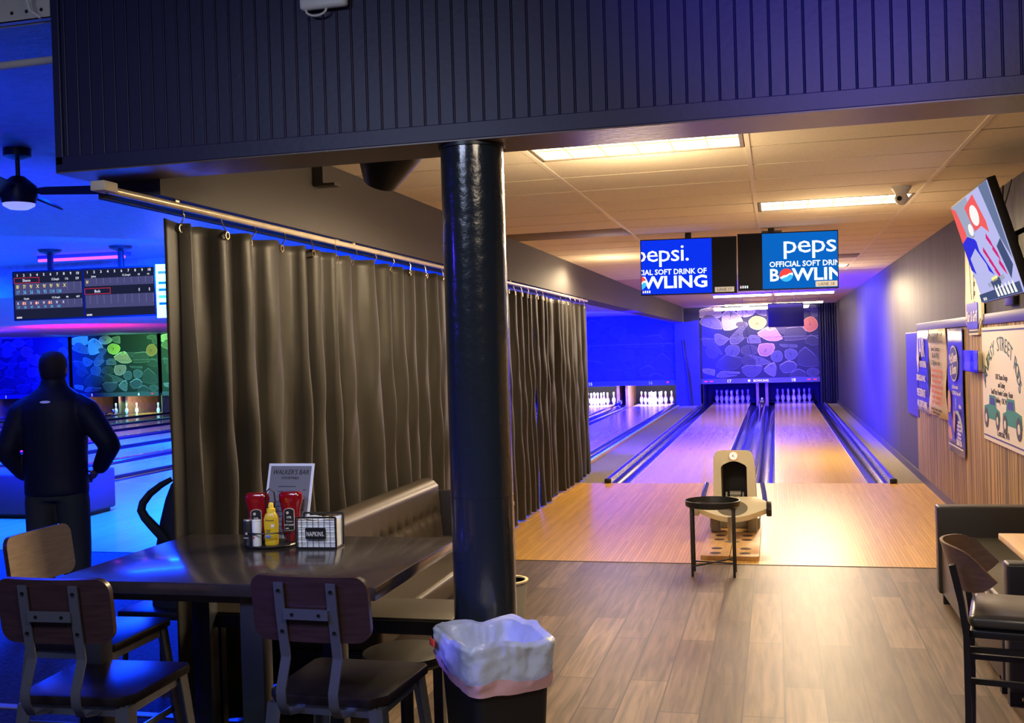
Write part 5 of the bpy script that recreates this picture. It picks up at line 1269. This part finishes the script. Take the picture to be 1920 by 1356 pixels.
# ------------------------------------------------------------ person
def ell(c, rx, ry, n=20, tilt=None):
    c = Vector(c); pts = []
    for i in range(n):
        v = Vector((rx*math.cos(2*PI*i/n), ry*math.sin(2*PI*i/n), 0))
        if tilt: v = tilt @ v
        pts.append(c+v)
    return pts
def limb(mb, pts, rad, m=None, n=14):
    """tapered limb with rounded ends"""
    mb.tube(pts, rad, m, n)
    for p_, r_ in ((pts[0], rad[0]), (pts[-1], rad[-1])):
        q = bmesh.new(); bmesh.ops.create_icosphere(q, subdivisions=2, radius=r_*.99); mb.merge(q, m, Matrix.Translation(p_))
def dense(pts, rad, n=5):
    P, R = [], []
    for k in range(len(pts)-1):
        for i in range(n):
            f = i/n; P.append(Vector(pts[k]).lerp(Vector(pts[k+1]), f)); R.append(rad[k]+(rad[k+1]-rad[k])*f)
    P.append(Vector(pts[-1])); R.append(rad[-1]); return P, R
def remeshed(name, mb, m, parent, vox=.012, smooth=4):
    o = mb.build('tmp', m, None)
    md = o.modifiers.new('r', 'REMESH'); md.mode = 'VOXEL'; md.voxel_size = vox
    if smooth: sm = o.modifiers.new('s', 'SMOOTH'); sm.iterations = smooth; sm.factor = .5
    me = bpy.data.meshes.new_from_object(o.evaluated_get(bpy.context.evaluated_depsgraph_get()))
    bpy.data.objects.remove(o)
    me.name = name; me.polygons.foreach_set('use_smooth', [True]*len(me.polygons))
    me.materials.clear(); me.materials.append(m)
    r = bpy.data.objects.new(name, me); COL.objects.link(r); r.parent = parent; return r
M_skin = mat('skin', (.36, .20, .15), .55)
M_hair = mat('hair_dark', (.018, .012, .010), .7, bump=.5, bscale=120)
M_jacket = mat('jacket_navy', (.010, .011, .030), .6, bump=.35, bscale=9)
M_pants = mat('pants_grey', (.050, .056, .048), .7, bump=.2, bscale=12)
M_shoe = mat('shoe_black', (.02, .02, .02), .5)
per = thing('person', 'person seen from behind in a navy jacket and grey trousers, hands on hips', 'person', (-4.66, 6.05, 0), (0, 0, .30))
# facing +y (away from the camera)
sh = {}
ARM = {s_: [(s_*.14, 0, 1.43), (s_*.205, -.01, 1.38), (s_*.34, -.05, 1.20), (s_*.37, -.045, 1.15), (s_*.275, .05, 1.01), (s_*.225, .09, .965)] for s_ in (-1, 1)}
ARM[-1] = [(-.14, 0, 1.43), (-.205, -.01, 1.38), (-.29, -.04, 1.16), (-.30, -.035, 1.12), (-.235, .05, .98), (-.20, .09, .94)]
bdy = MB()
tor = [(.0, .155, .105, .93), (0, .165, .115, 1.0), (0, .165, .115, 1.10), (0, .175, .12, 1.22), (0, .185, .12, 1.32), (0, .16, .10, 1.42), (0, .09, .07, 1.47), (0, .058, .058, 1.50)]
bdy.loft([ell((0, 0, z_), rx, ry) for _, rx, ry, z_ in tor])
bdy.loft([ell((0, -.005+.012*k, 1.46+.03*k), .056-.001*k, .058) for k in range(5)])
# head
hd_ = [(.045, .05, 1.545), (.060, .072, 1.565), (.070, .088, 1.60), (.076, .096, 1.65), (.077, .098, 1.69), (.070, .090, 1.73), (.050, .066, 1.757), (.02, .03, 1.768)]
bdy.loft([ell((0, .012, z_), rx, ry, 24) for rx, ry, z_ in hd_])
bdy.tube([(0, .10, 1.665), (0, .118, 1.64), (0, .122, 1.625), (0, .10, 1.615)], [.009, .012, .015, .010], None, 8)   # nose
bdy.tube([(-.024, .098, 1.595), (0, .108, 1.597), (.024, .098, 1.595)], [.005, .008, .005], None, 8)
for s_ in (-1, 1):
    bdy.loft([ell((s_*(.074+.006*k), .005-.004*k, 1.655), .008, .016, 10) for k in range(2)])
    bdy.tube([(s_*.078, .012, 1.632), (s_*.086, 0, 1.645), (s_*.088, -.002, 1.668), (s_*.08, .012, 1.680)], .009, None, 8)   # ears
    P, R = dense(ARM[s_], [.05, .052, .040, .038, .030, .024]); limb(bdy, P, R)
    # hand: palm on the hip, fingers forward round the waist, thumb back
    wr = Vector(ARM[s_][-1]); inn = Vector((-s_*.55, .55, -.55)).normalized()
    pc = wr+inn*.045
    bdy.loft([ell(wr+inn*d_, .030, .016, 12, Matrix.Rotation(0, 3, 'X')) for d_ in (0,)]+[ell(pc, .036, .018, 12)]+[ell(wr+inn*.085, .036, .015, 12)])
    for k in range(4):
        b0 = wr+inn*.075+Vector((0, .0, .028-.019*k)); Ln = (.062, .070, .066, .052)[k]
        d1 = Vector((-s_*.35, .75, -.12)).normalized(); d2 = Vector((-s_*.8, .45, -.15)).normalized()
        P, R = dense([b0, b0+d1*Ln*.5, b0+d1*Ln*.5+d2*Ln*.5], [.0095, .0085, .007], 3); limb(bdy, P, R, n=8)
    b0 = wr+inn*.03+Vector((0, -.015, .015)); P, R = dense([b0, b0+Vector((-s_*.02, -.03, .012)), b0+Vector((-s_*.05, -.045, .0))], [.012, .010, .008], 3); limb(bdy, P, R, n=8)
    # legs
    P, R = dense([(s_*.085, 0, .95), (s_*.10, .0, .80), (s_*.115, .01, .50), (s_*.12, -.01, .28), (s_*.12, -.015, .09)], [.088, .080, .056, .050, .038]); limb(bdy, P, R)
    limb(bdy, [Vector((s_*.12, -.02, .06)), Vector((s_*.125, .05, .045)), Vector((s_*.13, .13, .035))], [.036, .036, .028])
remeshed('body', bdy, M_skin, per, .010, 3)
jk = MB()
tj = [(.205, .145, .835), (.207, .147, .87), (.203, .145, .98), (.205, .150, 1.12), (.212, .155, 1.24), (.222, .155, 1.34), (.222, .150, 1.40), (.195, .135, 1.46), (.145, .115, 1.51), (.100, .098, 1.545), (.080, .088, 1.57), (.076, .084, 1.605)]
jk.loft([ell((0, 0, z_), rx, ry, 28) for rx, ry, z_ in tj])
for s_ in (-1, 1):
    A_ = ARM[s_][:-1]; P, R = dense(A_, [.080, .092, .074, .070, .054]); limb(jk, P, R)
    q = Vector(A_[-1]); e_ = (Vector(ARM[s_][-1])-q).normalized(); jk.tube([q-e_*.02, q+e_*.035], [.050, .048], None, 14)
remeshed('jacket', jk, M_jacket, per, .010, 4)
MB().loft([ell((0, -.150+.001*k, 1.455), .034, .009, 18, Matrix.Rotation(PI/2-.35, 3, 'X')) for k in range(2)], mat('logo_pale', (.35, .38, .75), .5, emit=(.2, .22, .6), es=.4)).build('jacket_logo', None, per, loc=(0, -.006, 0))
pt = MB()
pt.loft([ell((0, 0, z_), rx, ry, 26) for rx, ry, z_ in ((.17, .125, .80), (.180, .128, .86), (.175, .125, .95), (.165, .12, 1.0))])
for s_ in (-1, 1):
    P, R = dense([(s_*.085, 0, .88), (s_*.10, 0, .78), (s_*.115, .01, .50), (s_*.12, -.01, .28), (s_*.12, -.012, .07)], [.112, .108, .092, .085, .080]); limb(pt, P, R)
remeshed('trousers', pt, M_pants, per, .012, 3)
hr = MB()
hr.loft([ell((0, .004, z_), rx, ry, 24) for rx, ry, z_ in ((.060, .066, 1.585), (.074, .088, 1.615), (.0815, .099, 1.66), (.083, .104, 1.70), (.077, .098, 1.735), (.055, .074, 1.772), (.02, .03, 1.785))])
bmesh.ops.bisect_plane(hr.bm, geom=hr.bm.verts[:]+hr.bm.edges[:]+hr.bm.faces[:], plane_co=(0, .052, 1.66), plane_no=(0, .92, -.40), clear_outer=True)
o = hr.build('hair', M_hair, per, angle=80); solid(o, .004)
for s_ in (-1, 1):
    o = MB().loft([[(s_*.127+a*math.cos(2*PI*i/18), .045+b_*math.sin(2*PI*i/18)+(.02 if False else 0), z_) for i in range(18)] for a, b_, z_ in ((.048, .135, 0), (.050, .138, .02), (.046, .13, .045), (.042, .09, .075), (.040, .062, .095))], M_shoe).build('shoe', None, per)
